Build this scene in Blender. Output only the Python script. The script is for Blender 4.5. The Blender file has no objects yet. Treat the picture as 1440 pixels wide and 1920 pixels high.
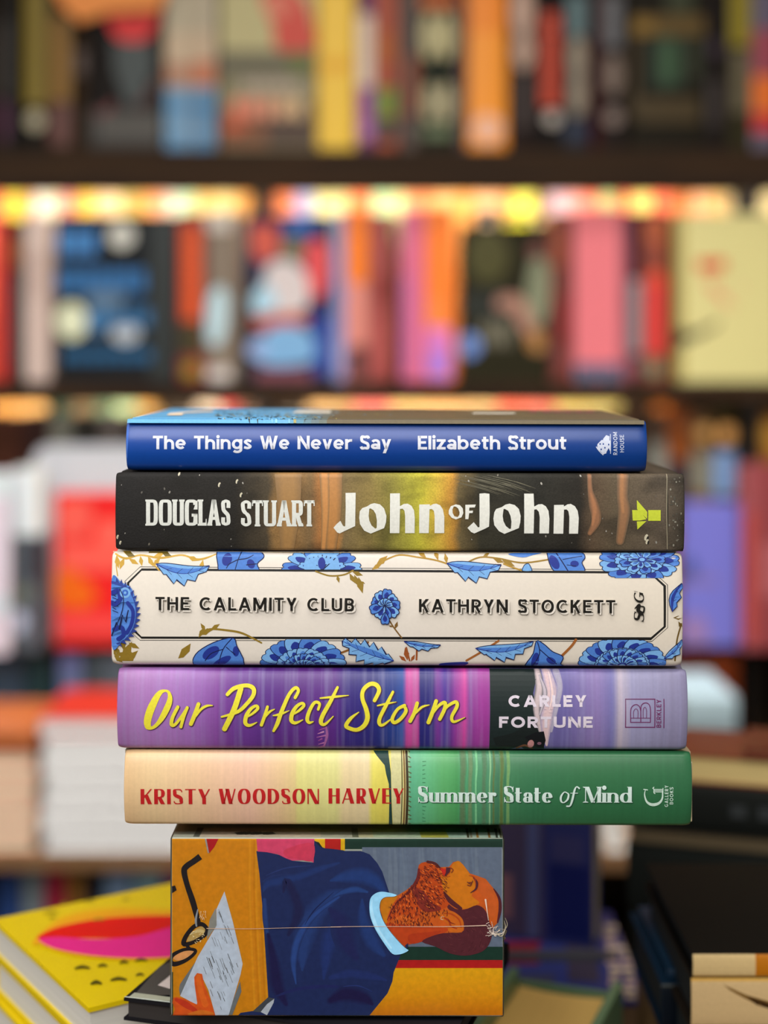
import bpy, bmesh, math, random
from mathutils import Vector, Matrix, Euler
from mathutils.geometry import tessellate_polygon

SC = bpy.context.scene
COL = SC.collection
R = math.radians
F = 2882.0            # focal length in pixels of a 1440x1920 frame
CX, HY = 720.0, 674.0 # principal column and horizon row
CZ = 1.35             # camera height above the floor
D0 = 0.64             # distance of the book pile from the lens
S0 = F / D0

# ------------------------------------------------------------------ camera
cam_d = bpy.data.cameras.new('camera')
cam = bpy.data.objects.new('camera', cam_d)
COL.objects.link(cam)
cam.location = (0, 0, CZ)
cam.rotation_euler = (R(90), 0, 0)
cam_d.sensor_fit = 'VERTICAL'
cam_d.sensor_height = 36.0
cam_d.sensor_width = 27.0
cam_d.lens = 36.0 * F / 1920.0
cam_d.shift_y = -(960 - HY) / 1920.0
cam_d.clip_start = 0.02
cam_d.dof.use_dof = True
cam_d.dof.focus_distance = D0 + 0.001
cam_d.dof.aperture_fstop = 3.3
SC.camera = cam

# ------------------------------------------------------------------ world and lights
SC.view_settings.view_transform = 'Standard'
SC.view_settings.look = 'None'
SC.view_settings.gamma = 1.0
SC.view_settings.use_curve_mapping = False
SC.view_settings.exposure = 0.0
W = bpy.data.worlds.new('shop_ambient')
SC.world = W
W.use_nodes = True
W.node_tree.nodes['Background'].inputs[0].default_value = (1.0, 0.93, 0.84, 1)
W.node_tree.nodes['Background'].inputs[1].default_value = 0.27

def area(name, loc, target, sx, sy, power, color=(1, .94, .86)):
    l = bpy.data.lights.new(name, 'AREA')
    l.shape = 'RECTANGLE'; l.size = sx; l.size_y = sy
    l.energy = power; l.color = color
    o = bpy.data.objects.new(name, l)
    COL.objects.link(o)
    o.location = loc
    d = Vector(target) - Vector(loc)
    o.rotation_euler = d.to_track_quat('-Z', 'Y').to_euler()
    return o
area('ceiling_light_front', (-0.25, -0.85, CZ + 0.85), (0, 0.75, CZ - 0.16), 1.3, 0.9, 26, (1, .975, .94))
area('ceiling_light_over', (0.0, 0.30, CZ + 0.95), (0, 0.68, CZ - 0.1), 0.8, 0.35, 8.5, (1, .96, .90))
area('ceiling_light_shelf', (0.0, 0.9, CZ + 1.3), (0, 2.1, CZ + 0.0), 1.6, 0.5, 8.2, (1, .90, .78))
cl_ = area('fill_light_counter', (-0.1, 1.45, CZ + 1.1), (-0.1, 1.80, CZ - 0.5), 1.8, 0.3, 9.5, (1, .96, .90)); cl_.data.spread = R(55)  # added fill, not a known lamp: brightens the stacks on the counter
area('fill_light_left', (-0.9, 0.15, CZ + 0.55), (-0.15, 0.75, CZ - 0.35), 0.5, 0.5, 4.5, (1, .97, .92))  # added fill from front left to lift the pale page edges at lower left
LED = 2.0
def led(name, x0, x1, y, z, tgt, power):
    return area(name, ((x0 + x1) / 2, y, z), ((x0 + x1) / 2, tgt[0], tgt[1]), x1 - x0, 0.008, power, (1, .92, .80))

# ------------------------------------------------------------------ helpers
def lin(c):
    c = c / 255.0
    return c / 12.92 if c <= 0.04045 else ((c + 0.055) / 1.055) ** 2.4
def hexc(h):
    h = h.lstrip('#')
    return (lin(int(h[0:2], 16)), lin(int(h[2:4], 16)), lin(int(h[4:6], 16)))

def tag(o, label=None, cat=None, group=None, kind=None):
    if label: o['label'] = label
    if cat: o['category'] = cat
    if group: o['group'] = group
    if kind: o['kind'] = kind
    return o

def link(name, bm, mats, parent=None, smooth=False):
    me = bpy.data.meshes.new(name)
    bm.to_mesh(me); bm.free()
    if not isinstance(mats, (list, tuple)): mats = [mats]
    for m in mats: me.materials.append(m)
    if smooth:
        for p in me.polygons: p.use_smooth = True
    o = bpy.data.objects.new(name, me)
    COL.objects.link(o)
    if parent is not None: o.parent = parent
    return o

def empty(name, loc, rot=(0, 0, 0)):
    o = bpy.data.objects.new(name, None)
    COL.objects.link(o)
    o.location = loc; o.rotation_euler = rot
    o.empty_display_size = 0.02
    return o
def mtx(root):
    return Matrix.Translation(Vector(root.location)) @ Euler(root.rotation_euler, 'XYZ').to_matrix().to_4x4()

def box(bm, x0, x1, y0, y1, z0, z1, mi=0, bev=0.0):
    g = bmesh.new()
    bmesh.ops.create_cube(g, size=1)
    for v in g.verts:
        v.co = Vector(((x0 + x1) / 2 + v.co.x * (x1 - x0), (y0 + y1) / 2 + v.co.y * (y1 - y0), (z0 + z1) / 2 + v.co.z * (z1 - z0)))
    if bev > 0:
        bmesh.ops.bevel(g, geom=g.edges[:], offset=bev, segments=2, affect='EDGES', profile=0.6)
    for f in g.faces: f.material_index = mi
    me = bpy.data.meshes.new('t'); g.to_mesh(me); g.free()
    bm.from_mesh(me); bpy.data.meshes.remove(me)

# materials -------------------------------------------------------
MC = {}
def nodes(name):
    m = bpy.data.materials.new(name); m.use_nodes = True
    nt = m.node_tree
    return m, nt, nt.nodes['Principled BSDF']
def mat(hx, rough=0.5, var=0.06, scale=60.0, spec=0.35, name=None):
    k = (hx, rough, var, scale, spec)
    if k in MC: return MC[k]
    m, nt, b = nodes(name or 'printed_' + hx.lstrip('#'))
    c = hexc(hx)
    if max(c) < .06: rough, spec = max(rough, .6), .12
    tc = nt.nodes.new('ShaderNodeTexCoord')
    n = nt.nodes.new('ShaderNodeTexNoise'); n.inputs['Scale'].default_value = scale
    nt.links.new(tc.outputs['Object'], n.inputs['Vector'])
    mx = nt.nodes.new('ShaderNodeMix'); mx.data_type = 'RGBA'
    mx.inputs[6].default_value = (*[v * (1 - var) for v in c], 1)
    mx.inputs[7].default_value = (*[min(1, v * (1 + var)) for v in c], 1)
    nt.links.new(n.outputs['Fac'], mx.inputs[0])
    nt.links.new(mx.outputs[2], b.inputs['Base Color'])
    b.inputs['Roughness'].default_value = rough
    b.inputs['Specular IOR Level'].default_value = spec
    MC[k] = m
    return m
def ink_mat(name, rough=0.45, spec=0.28, grain=0.06, gscale=900.0):
    m, nt, b = nodes(name)
    at = nt.nodes.new('ShaderNodeAttribute'); at.attribute_name = 'ink'
    tc = nt.nodes.new('ShaderNodeTexCoord')
    n = nt.nodes.new('ShaderNodeTexNoise'); n.inputs['Scale'].default_value = gscale
    nt.links.new(tc.outputs['Object'], n.inputs['Vector'])
    mr = nt.nodes.new('ShaderNodeMapRange'); mr.inputs[1].default_value = .3; mr.inputs[2].default_value = .7
    k_ = 1.3 if 'painted' in name else 1.0
    mr.inputs[3].default_value = k_ * (1 - grain); mr.inputs[4].default_value = k_ * (1 + grain)
    nt.links.new(n.outputs['Fac'], mr.inputs[0])
    mx = nt.nodes.new('ShaderNodeVectorMath'); mx.operation = 'SCALE'
    nt.links.new(at.outputs['Color'], mx.inputs[0]); nt.links.new(mr.outputs[0], mx.inputs['Scale'])
    nt.links.new(mx.outputs[0], b.inputs['Base Color'])
    b.inputs['Roughness'].default_value = rough
    b.inputs['Specular IOR Level'].default_value = spec
    return m
INK = ink_mat('printed_ink')
INK_PAINT = ink_mat('painted_artwork_print', 0.3, 0.35, 0.08, 420.0)
def paper_mat(name, hx, axis, dark=0.72, rough=0.8):
    m, nt, b = nodes(name)
    tc = nt.nodes.new('ShaderNodeTexCoord')
    mp = nt.nodes.new('ShaderNodeMapping')
    sc = [3, 3, 3]; sc[axis] = 1600
    mp.inputs['Scale'].default_value = sc
    nt.links.new(tc.outputs['Object'], mp.inputs['Vector'])
    n = nt.nodes.new('ShaderNodeTexNoise'); n.inputs['Scale'].default_value = 1.0; n.inputs['Detail'].default_value = 3
    nt.links.new(mp.outputs[0], n.inputs['Vector'])
    c = hexc(hx)
    mx = nt.nodes.new('ShaderNodeMix'); mx.data_type = 'RGBA'
    mx.inputs[6].default_value = (*[v * dark for v in c], 1)
    mx.inputs[7].default_value = (*c, 1)
    nt.links.new(n.outputs['Fac'], mx.inputs[0])
    nt.links.new(mx.outputs[2], b.inputs['Base Color'])
    b.inputs['Roughness'].default_value = rough
    return m
PAPER_Z = paper_mat('page_edges_flat_pile', '#e9e0cc', 2)
PAPER_X = {}
def paper_x(hx):
    if hx not in PAPER_X: PAPER_X[hx] = paper_mat('page_edges_' + hx.lstrip('#'), hx, 0)
    return PAPER_X[hx]

def ramp_mat(name, stops, pxc, warp=0.0, wscale=(40, 1, 12), streak=0.0, grain=0.05, gscale=700.0, rough=0.42, spec=0.4, patch=None, bump=0.0):
    """colours of a printed wrapper along the length of a spine: stops = [(photo column, hex)]"""
    m, nt, b = nodes(name)
    L = nt.links
    tc = nt.nodes.new('ShaderNodeTexCoord')
    sp = nt.nodes.new('ShaderNodeSeparateXYZ'); L.new(tc.outputs['Object'], sp.inputs[0])
    x0, x1 = stops[0][0], stops[-1][0]
    src = sp.outputs[0]
    if warp > 0:
        mp = nt.nodes.new('ShaderNodeMapping'); mp.inputs['Scale'].default_value = wscale
        L.new(tc.outputs['Object'], mp.inputs['Vector'])
        n = nt.nodes.new('ShaderNodeTexNoise'); n.inputs['Scale'].default_value = 1.0; n.inputs['Detail'].default_value = 4
        L.new(mp.outputs[0], n.inputs['Vector'])
        a = nt.nodes.new('ShaderNodeMath'); a.operation = 'SUBTRACT'; a.inputs[1].default_value = 0.5
        L.new(n.outputs['Fac'], a.inputs[0])
        q = nt.nodes.new('ShaderNodeMath'); q.operation = 'MULTIPLY_ADD'; q.inputs[1].default_value = warp * 2
        L.new(a.outputs[0], q.inputs[0]); L.new(src, q.inputs[2])
        src = q.outputs[0]
    mr = nt.nodes.new('ShaderNodeMapRange')
    mr.inputs[1].default_value = (x0 - pxc) / S0; mr.inputs[2].default_value = (x1 - pxc) / S0
    L.new(src, mr.inputs[0])
    rp = nt.nodes.new('ShaderNodeValToRGB')
    els = rp.color_ramp.elements
    while len(els) < len(stops): els.new(0.5)
    for e, (p, h) in zip(els, stops):
        e.position = (p - x0) / (x1 - x0)
    for e, (p, h) in zip(els, stops):
        e.color = (*hexc(h), 1)
    L.new(mr.outputs[0], rp.inputs[0])
    col = rp.outputs[0]
    if patch:  # soft washes of a second colour
        for (hx, fac, psc) in patch:
            mp = nt.nodes.new('ShaderNodeMapping'); mp.inputs['Scale'].default_value = psc
            L.new(tc.outputs['Object'], mp.inputs['Vector'])
            n = nt.nodes.new('ShaderNodeTexNoise'); n.inputs['Scale'].default_value = 1; n.inputs['Detail'].default_value = 2
            L.new(mp.outputs[0], n.inputs['Vector'])
            m2 = nt.nodes.new('ShaderNodeMapRange'); m2.inputs[1].default_value = .48; m2.inputs[2].default_value = .68
            m2.inputs[3].default_value = 0; m2.inputs[4].default_value = fac
            L.new(n.outputs['Fac'], m2.inputs[0])
            mx = nt.nodes.new('ShaderNodeMix'); mx.data_type = 'RGBA'
            L.new(m2.outputs[0], mx.inputs[0]); L.new(col, mx.inputs[6]); mx.inputs[7].default_value = (*hexc(hx), 1)
            col = mx.outputs[2]
    if streak > 0:
        mp = nt.nodes.new('ShaderNodeMapping'); mp.inputs['Scale'].default_value = (520, 1, 9)
        L.new(tc.outputs['Object'], mp.inputs['Vector'])
        n = nt.nodes.new('ShaderNodeTexNoise'); n.inputs['Scale'].default_value = 1; n.inputs['Detail'].default_value = 3
        L.new(mp.outputs[0], n.inputs['Vector'])
        m2 = nt.nodes.new('ShaderNodeMapRange'); m2.inputs[1].default_value = .3; m2.inputs[2].default_value = .7
        m2.inputs[3].default_value = 1 - streak; m2.inputs[4].default_value = 1 + streak
        L.new(n.outputs['Fac'], m2.inputs[0])
        vm = nt.nodes.new('ShaderNodeVectorMath'); vm.operation = 'SCALE'
        L.new(col, vm.inputs[0]); L.new(m2.outputs[0], vm.inputs['Scale']); col = vm.outputs[0]
    n = nt.nodes.new('ShaderNodeTexNoise'); n.inputs['Scale'].default_value = gscale; n.inputs['Detail'].default_value = 3
    L.new(tc.outputs['Object'], n.inputs['Vector'])
    m2 = nt.nodes.new('ShaderNodeMapRange'); m2.inputs[1].default_value = .3; m2.inputs[2].default_value = .7
    m2.inputs[3].default_value = 1 - grain; m2.inputs[4].default_value = 1 + grain
    L.new(n.outputs['Fac'], m2.inputs[0])
    vm = nt.nodes.new('ShaderNodeVectorMath'); vm.operation = 'SCALE'
    L.new(col, vm.inputs[0]); L.new(m2.outputs[0], vm.inputs['Scale']); col = vm.outputs[0]
    L.new(col, b.inputs['Base Color'])
    if bump > 0:
        bp = nt.nodes.new('ShaderNodeBump'); bp.inputs['Strength'].default_value = bump; bp.inputs['Distance'].default_value = 0.0002
        L.new(n.outputs['Fac'], bp.inputs['Height']); L.new(bp.outputs[0], b.inputs['Normal'])
    b.inputs['Roughness'].default_value = rough
    b.inputs['Specular IOR Level'].default_value = spec
    return m

# ------------------------------------------------------------------ printed shapes, drawn in photo pixels, laid on real surfaces
def catmull(pts, n=6, closed=False):
    P = [tuple(p) for p in pts]
    if len(P) < 3: return P
    out = []
    m = len(P)
    segs = m if closed else m - 1
    for i in range(segs):
        p0 = P[(i - 1) % m] if closed or i > 0 else P[0]
        p1 = P[i % m]; p2 = P[(i + 1) % m]
        p3 = P[(i + 2) % m] if closed or i + 2 < m else P[-1]
        for k in range(n):
            t = k / n
            out.append(tuple(0.5 * ((2 * p1[j]) + (-p0[j] + p2[j]) * t + (2 * p0[j] - 5 * p1[j] + 4 * p2[j] - p3[j]) * t * t + (-p0[j] + 3 * p1[j] - 3 * p2[j] + p3[j]) * t ** 3) for j in range(len(p1))))
    if not closed: out.append(P[-1])
    return out
def clip_poly(pts, a, b, c):
    """keep a*x+b*y<=c"""
    out = []
    n = len(pts)
    for i in range(n):
        p, q = pts[i], pts[(i + 1) % n]
        dp, dq = a * p[0] + b * p[1] - c, a * q[0] + b * q[1] - c
        if dp <= 0: out.append(p)
        if (dp < 0 < dq) or (dq < 0 < dp):
            t = dp / (dp - dq)
            out.append((p[0] + (q[0] - p[0]) * t, p[1] + (q[1] - p[1]) * t))
    return out
class Ink:
    def __init__(s): s.items = []; s.clip = None; s.tf = None; s.lay = 0
    def _c(s, pts):
        if s.tf: pts = [s.tf(p) for p in pts]
        if s.clip:
            x0, y0, x1, y1 = s.clip
            for (a, b, c) in ((-1, 0, -x0), (1, 0, x1), (0, -1, -y0), (0, 1, y1)):
                pts = clip_poly(pts, a, b, c)
                if len(pts) < 3: return None
        return pts
    def poly(s, pts, col, holes=None):
        p = s._c([tuple(q[:2]) for q in pts])
        if not p: return
        hs = []
        for h in holes or []:
            h = s._c([tuple(q[:2]) for q in h])
            if h: hs.append(h)
        s.lay += 1
        s.items.append(([p] + hs, hexc(col) if isinstance(col, str) else col, s.lay))
    def smooth(s, pts, col, n=5): s.poly(catmull(pts, n, True), col)
    def rect(s, x0, y0, x1, y1, col): s.poly([(x0, y0), (x1, y0), (x1, y1), (x0, y1)], col)
    def ell(s, cx, cy, rx, ry, col, rot=0, n=28):
        c, q = math.cos(R(rot)), math.sin(R(rot))
        s.poly([(cx + rx * math.cos(t) * c - ry * math.sin(t) * q, cy + rx * math.cos(t) * q + ry * math.sin(t) * c) for t in [2 * math.pi * i / n for i in range(n)]], col)
    def line(s, pts, w, col, smooth=True, closed=False, cap=True, n=6):
        """ribbon through pts; w = one width or one per point"""
        if not isinstance(w, (list, tuple)): w = [w] * len(pts)
        P = [(p[0], p[1], ww) for p, ww in zip(pts, w)]
        if smooth and len(P) > 2: P = catmull(P, n, closed)
        elif closed: P = P + [P[0]]
        if closed and smooth: P = P + [P[0]]
        Lp, Rp = [], []
        m = len(P)
        for i, p in enumerate(P):
            a = P[i - 1] if i > 0 else (P[-2] if closed else p)
            b = P[i + 1] if i + 1 < m else (P[1] if closed else p)
            dx, dy = b[0] - a[0], b[1] - a[1]
            d = math.hypot(dx, dy) or 1
            nx, ny = -dy / d, dx / d
            k = 1.0
            if 0 < i < m - 1 and not smooth:
                d1 = math.hypot(p[0] - a[0], p[1] - a[1]) or 1
                cs = ((p[0] - a[0]) * dx + (p[1] - a[1]) * dy) / (d1 * d)
                k = min(2.0, 1 / max(.3, cs))
            h = max(.05, p[2]) / 2 * k
            Lp.append((p[0] + nx * h, p[1] + ny * h)); Rp.append((p[0] - nx * h, p[1] - ny * h))
        col = hexc(col) if isinstance(col, str) else col
        s.lay += 1
        for i in range(m - 1):
            q = s._c([Lp[i], Lp[i + 1], Rp[i + 1], Rp[i]])
            if q: s.items.append(([q], col, s.lay))
        if cap and not closed:
            for e, f in ((0, 1), (m - 1, m - 2)):
                p = P[e]
                if p[2] > 1.2:
                    a0 = math.atan2(P[e][1] - P[f][1], P[e][0] - P[f][0])
                    q = s._c([(p[0] + p[2] / 2 * math.cos(a0 + t), p[1] + p[2] / 2 * math.sin(a0 + t)) for t in [-math.pi / 2 + math.pi * i / 8 for i in range(9)]])
                    if q: s.items.append(([q], col, s.lay))
    def soft(s, pts, w, col, base, k=5, **kw):
        c0, c1 = hexc(base), hexc(col)
        ww = w if isinstance(w, (list, tuple)) else [w] * len(pts)
        for i in range(1, k + 1):
            f = i / k
            s.line(pts, [x * (1.25 - f * .75) for x in ww], tuple(a + (b - a) * f for a, b in zip(c0, c1)), **kw)
    # ---- put the collected shapes into a mesh
    def mesh(s, unmap, cuts=(), post=None, eps0=0.00003, step=0.0000015):
        """unmap(px,py)->(a,b) flat coordinates; local flat mesh has x=a, z=b, y=-eps"""
        g = bmesh.new()
        cl = g.loops.layers.float_color.new('ink')
        for loops, col, ly in s.items:
            e = eps0 + step * ly
            rings = [[Vector((*unmap(*p), 0)) for p in lp] for lp in loops]
            flat = [v for rg in rings for v in rg]
            if len(rings) == 1 and len(flat) <= 4:
                tris = [tuple(range(len(flat)))]
            else:
                try: tris = tessellate_polygon(rings)
                except Exception: continue
            vs = [g.verts.new((v.x, -e, v.y)) for v in flat]
            for t in tris:
                if len(set(t)) < 3: continue
                a, b, c = (flat[k] for k in t[:3])
                ar = (b.x - a.x) * (c.y - a.y) - (b.y - a.y) * (c.x - a.x)
                t = list(t)
                if len(t) == 4:
                    d = flat[t[3]]
                    ar += (c.x - a.x) * (d.y - a.y) - (c.y - a.y) * (d.x - a.x)
                if abs(ar) < 1e-13: continue
                if ar < 0: t.reverse()
                try: f = g.faces.new([vs[k] for k in t])
                except ValueError: continue
                for l in f.loops: l[cl] = (*col, 1)
        for z in cuts:
            bmesh.ops.bisect_plane(g, geom=g.verts[:] + g.edges[:] + g.faces[:], plane_co=(0, 0, z), plane_no=(0, 0, 1), dist=1e-7)
        if post:
            for v in g.verts: v.co = post(v.co)
        loose = [v for v in g.verts if not v.link_faces]
        if loose: bmesh.ops.delete(g, geom=loose, context='VERTS')
        return g
def merge(dst, src, mi):
    """append src faces (with their ink colours) to dst under material slot mi"""
    for f in src.faces: f.material_index = mi
    me = bpy.data.meshes.new('t'); src.to_mesh(me); src.free()
    if 'ink' not in [l.name for l in dst.loops.layers.float_color.values()]:
        dst.loops.layers.float_color.new('ink')
    dst.from_mesh(me); bpy.data.meshes.remove(me)

# ------------------------------------------------------------------ lettering: every glyph is drawn here from stems, bars and bows
class Style:
    def __init__(s, v=.18, h=.16, n=None, wf=1.0, xh=.72, serif=0.0, sh=.05, sq=2.0, slant=0.0):
        s.v, s.h, s.n, s.wf, s.xh, s.serif, s.sh, s.sq, s.slant = v, h, (n if n is not None else v), wf, xh, serif, sh, sq, slant
def glyph(ch, st):
    """returns (advance, [polygons]) with cap height 1, baseline 0, y up"""
    v, h, n, wf, xh = st.v, st.h, st.n, st.wf, st.xh
    out = []
    def ser(x, y, up, l=None, r=None):
        if st.serif <= 0: return
        L_ = st.serif if l is None else l; R_ = st.serif if r is None else r
        y0, y1 = (y, y + st.sh) if up else (y - st.sh, y)
        tip = .6
        out.append([(x - v * .5 - L_, y0), (x + v * .5 + R_, y0), (x + v * .5 + R_ * (1 if up else 1), y1), (x - v * .5 - L_, y1)])
        # bracket
        k = .5 * st.sh + .02
        if up: out.append([(x - v * .5 - L_ * tip * .5, y1), (x + v * .5 + R_ * tip * .5, y1), (x + v * .5 * .9, y1 + k), (x - v * .5 * .9, y1 + k)])
        else: out.append([(x - v * .5 - L_ * tip * .5, y0), (x + v * .5 + R_ * tip * .5, y0), (x + v * .5 * .9, y0 - k), (x - v * .5 * .9, y0 - k)])
    def stem(x, y0, y1, b=True, t=True, w=None, bl=None, br=None, tl=None, tr=None):
        w = w or v
        out.append([(x - w / 2, y0), (x + w / 2, y0), (x + w / 2, y1), (x - w / 2, y1)])
        if b: ser(x, y0, True, bl, br)
        if t: ser(x, y1, False, tl, tr)
    def diag(x0, y0, x1, y1, w):
        L = math.hypot(x1 - x0, y1 - y0); hw = w / 2 * L / max(.2, abs(y1 - y0))
        out.append([(x0 - hw, y0), (x0 + hw, y0), (x1 + hw, y1), (x1 - hw, y1)])
    def bar(x0, x1, y, t=None):
        t = t or h
        out.append([(x0, y - t / 2), (x1, y - t / 2), (x1, y + t / 2), (x0, y + t / 2)])
    def rib(P, wmul=1.0, closed=False, fixed=None):
        m = len(P); Lp, Rp = [], []
        for i, p in enumerate(P):
            a = P[(i - 1) % m] if closed or i > 0 else p
            b = P[(i + 1) % m] if closed or i + 1 < m else p
            dx, dy = b[0] - a[0], b[1] - a[1]; d = math.hypot(dx, dy) or 1
            w = (h + (v - h) * (abs(dy) / d) ** 1.6) * wmul if fixed is None else fixed
            Lp.append((p[0] - dy / d * w / 2, p[1] + dx / d * w / 2)); Rp.append((p[0] + dy / d * w / 2, p[1] - dx / d * w / 2))
        for i in range(m if closed else m - 1):
            j = (i + 1) % m
            out.append([Lp[i], Lp[j], Rp[j], Rp[i]])
    def arc(cx, cy, rx, ry, a0, a1, k=18, sq=None):
        sq = sq or st.sq
        P = []
        for i in range(k + 1):
            t = R(a0 + (a1 - a0) * i / k); c, q = math.cos(t), math.sin(t)
            P.append((cx + rx * math.copysign(abs(c) ** (2 / sq), c), cy + ry * math.copysign(abs(q) ** (2 / sq), q)))
        return P
    def ring(cx, cy, rx, ry):
        rib(arc(cx, cy, rx, ry, 0, 360, 36)[:-1], closed=True)
    def dot(cx, cy, r):
        out.append([(cx + r * math.cos(t), cy + r * math.sin(t)) for t in [2 * math.pi * i / 14 for i in range(14)]])
    u = ch
    S_ = st.serif
    if u == ' ': return (.32 * wf + .02, [])
    if u == 'A':
        w = .78 * wf; m = w / 2
        a = n / 2 * 1.05
        diag(a, 0, m - (v - n) * .2, 1, n); diag(w - v / 2 * 1.05, 0, m, 1, v); bar(w * .2, w * .8, .28 if st.sq > 2.5 else .3, h)
        if S_: ser(a, 0, True, S_ * .5, S_ * .7); ser(w - v / 2, 0, True, S_ * .5, S_ * .5)
    elif u == 'B':
        w = .6 * wf; stem(v / 2, 0, 1, tr=0, br=0)
        bar(v / 2, w * .55, 1 - h / 2); bar(v / 2, w * .55, h / 2); bar(v / 2, w * .55, .53)
        rx = w - v / 2 - w * .5
        rib(arc(w * .5, (1 - h / 2 + .53) / 2, rx * .93, (1 - h / 2 - .53) / 2, 90, -90, 12)); rib(arc(w * .5, (h / 2 + .53) / 2, rx, (.53 - h / 2) / 2, 90, -90, 12))
    elif u in 'CG':
        w = (.74 if u == 'C' else .78) * wf; rx = w / 2 - v / 2; ry = .5 - h / 2
        cx = w / 2
        if st.sq > 2.5:
            rib(arc(cx, .5, rx, ry, 22, 338 if u == 'C' else 350, 34))
            if u == 'G':
                stem(w - v / 2, .06, .46, False, False); bar(cx + .02, w, .46 - h / 2)
            out.append([(w - v, .62), (w, .62), (w, .98), (w - v * .3, .94)]) if S_ else None
        else:
            rib(arc(cx + .04 * wf, .5, rx + .04 * wf, ry, 48, 312 if u == 'C' else 330, 28))
            if u == 'G': stem(w - v / 2 - .01, .1, .46, False, False); bar(cx + .05, w, .46 - h / 2)
            if S_: out.append([(w - .03, .62), (w, .62), (w, 1), (w - .05, .95)])
    elif u == 'D':
        w = .72 * wf; stem(v / 2, 0, 1, tr=0, br=0); k = w * (.3 if st.sq < 2.5 else .35)
        bar(v / 2, k, 1 - h / 2); bar(v / 2, k, h / 2)
        rib(arc(k, .5, w - v / 2 - k, .5 - h / 2, 90, -90, 20))
    elif u in 'EFL':
        w = (.54 if u != 'L' else .5) * wf; stem(v / 2, 0, 1, br=0 if u != 'F' else None, tr=0 if u != 'L' else None)
        if u in 'EF': bar(v / 2, w, 1 - h / 2); bar(v / 2, w * .88, .52)
        if u in 'EL': bar(v / 2, w, h / 2)
        if S_:
            if u in 'EL': out.append([(w - .05, 0), (w, 0), (w, .26), (w - .03, .26)])
            if u in 'EF': out.append([(w - .05, 1), (w, 1), (w, .74), (w - .03, .74)])
    elif u == 'H':
        w = .7 * wf; stem(v / 2, 0, 1); stem(w - v / 2, 0, 1); bar(v / 2, w - v / 2, .52)
    elif u == 'I':
        w = v; stem(v / 2, 0, 1)
    elif u == 'J':
        w = .42 * wf; stem(w - v / 2, .25, 1); rib(arc(w / 2, .25, w / 2 - v / 2, .25 - h / 2, 0, -160, 12))
    elif u == 'K':
        w = .64 * wf; stem(v / 2, 0, 1); diag(v * .8, .4, w - n / 2 * 1.2, 1, n); diag(w - v / 2 * 1.15, 0, v + .1 * wf, .62, v)
        if S_: ser(w - v / 2, 0, True, S_ * .5, S_ * .5)
    elif u == 'M':
        w = .86 * wf; stem(n / 2 + .0, 0, 1, w=n); stem(w - v / 2, 0, 1); diag(w / 2, .0 if S_ or st.n < st.v else .12, v * .55, 1, v); diag(w / 2, .0 if S_ or st.n < st.v else .12, w - v / 2 - .0, 1, n)
    elif u == 'N':
        w = .72 * wf; stem(n / 2, 0, 1, w=n); stem(w - n / 2, 0, 1, w=n); diag(w - v * .55, 0, v * .55, 1, v)
    elif u in 'OQ':
        w = .8 * wf; ring(w / 2, .5, w / 2 - v / 2, .5 - h / 2)
    elif u in 'PR':
        w = .6 * wf; stem(v / 2, 0, 1, tr=0); yb = .46
        bar(v / 2, w * .5, 1 - h / 2); bar(v / 2, w * .5, yb)
        rib(arc(w * .5, (1 - h / 2 + yb) / 2, w - v / 2 - w * .5, (1 - h / 2 - yb) / 2, 90, -90, 12))
        if u == 'R': diag(w - v / 2 * 1.1, 0, w * .48, yb, v); ser(w - v / 2, 0, True, S_ * .3, S_ * .6)
    elif u == 'S':
        w = .56 * wf; k = w / 2
        y1, y0 = 1 - h / 2, h / 2
        e = .5 * v
        P = [(w - e * .6, .80), (w * .80, .93), (k, y1), (w * .2, .93), (e, .75), (w * .22, .60), (k, .51), (w * .78, .41), (w - e, .26), (w * .8, .08), (k, y0), (w * .2, .07), (e * .6, .2)]
        if st.sq > 2.5: P = [(w - e, .68), (w - e, .88), (k, y1), (e, .88), (e, .72), (w * .3, .58), (w * .7, .42), (w - e, .28), (w - e, .12), (k, y0), (e, .12), (e, .32)]
        P = catmull(P, 4)
        rib2 = []
        m = len(P); Lp, Rp = [], []
        for i, p in enumerate(P):
            a = P[i - 1] if i > 0 else p; b = P[i + 1] if i + 1 < m else p
            dx, dy = b[0] - a[0], b[1] - a[1]; d = math.hypot(dx, dy) or 1
            mid = math.exp(-((p[1] - .5) / .2) ** 2)
            if st.sq > 2.5: w_ = v * .95 if abs(dy) > abs(dx) else h
            else: w_ = h + (v - h) * max((abs(dy) / d) ** 1.6 * .95, mid)
            if v > h * 1.6 and (i < 5 or i > m - 6): w_ = h * 1.1
            Lp.append((p[0] - dy / d * w_ / 2, p[1] + dx / d * w_ / 2)); Rp.append((p[0] + dy / d * w_ / 2, p[1] - dx / d * w_ / 2))
        for i in range(m - 1): out.append([Lp[i], Lp[i + 1], Rp[i + 1], Rp[i]])
        if S_ and st.sq <= 2.5:
            out.append([(w - .05, .66), (w - .01, .66), (w - .01, 1.0), (w - .08, .93)]); out.append([(.01, 0), (.08, .07), (.05, .34), (.01, .34)])
    elif u == 'T':
        w = .6 * wf; bar(0, w, 1 - h / 2); stem(w / 2, 0, 1, t=False)
        if S_: out.append([(0, 1), (.05, 1), (.035, .78), (0, .78)]); out.append([(w, 1), (w - .05, 1), (w - .035, .78), (w, .78)])
    elif u == 'U':
        w = .68 * wf; stem(v / 2, .28, 1, b=False); stem(w - n / 2, .28, 1, b=False, w=n)
        P = arc(w / 2, .28, w / 2 - v / 2, .28 - h / 2, 180, 360, 16)
        rib(P)
    elif u == 'V':
        w = .74 * wf; diag(w / 2, 0, v / 2 * 1.1, 1, v); diag(w / 2 + (v - n) * .25, 0, w - n / 2 * 1.1, 1, n)
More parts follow.
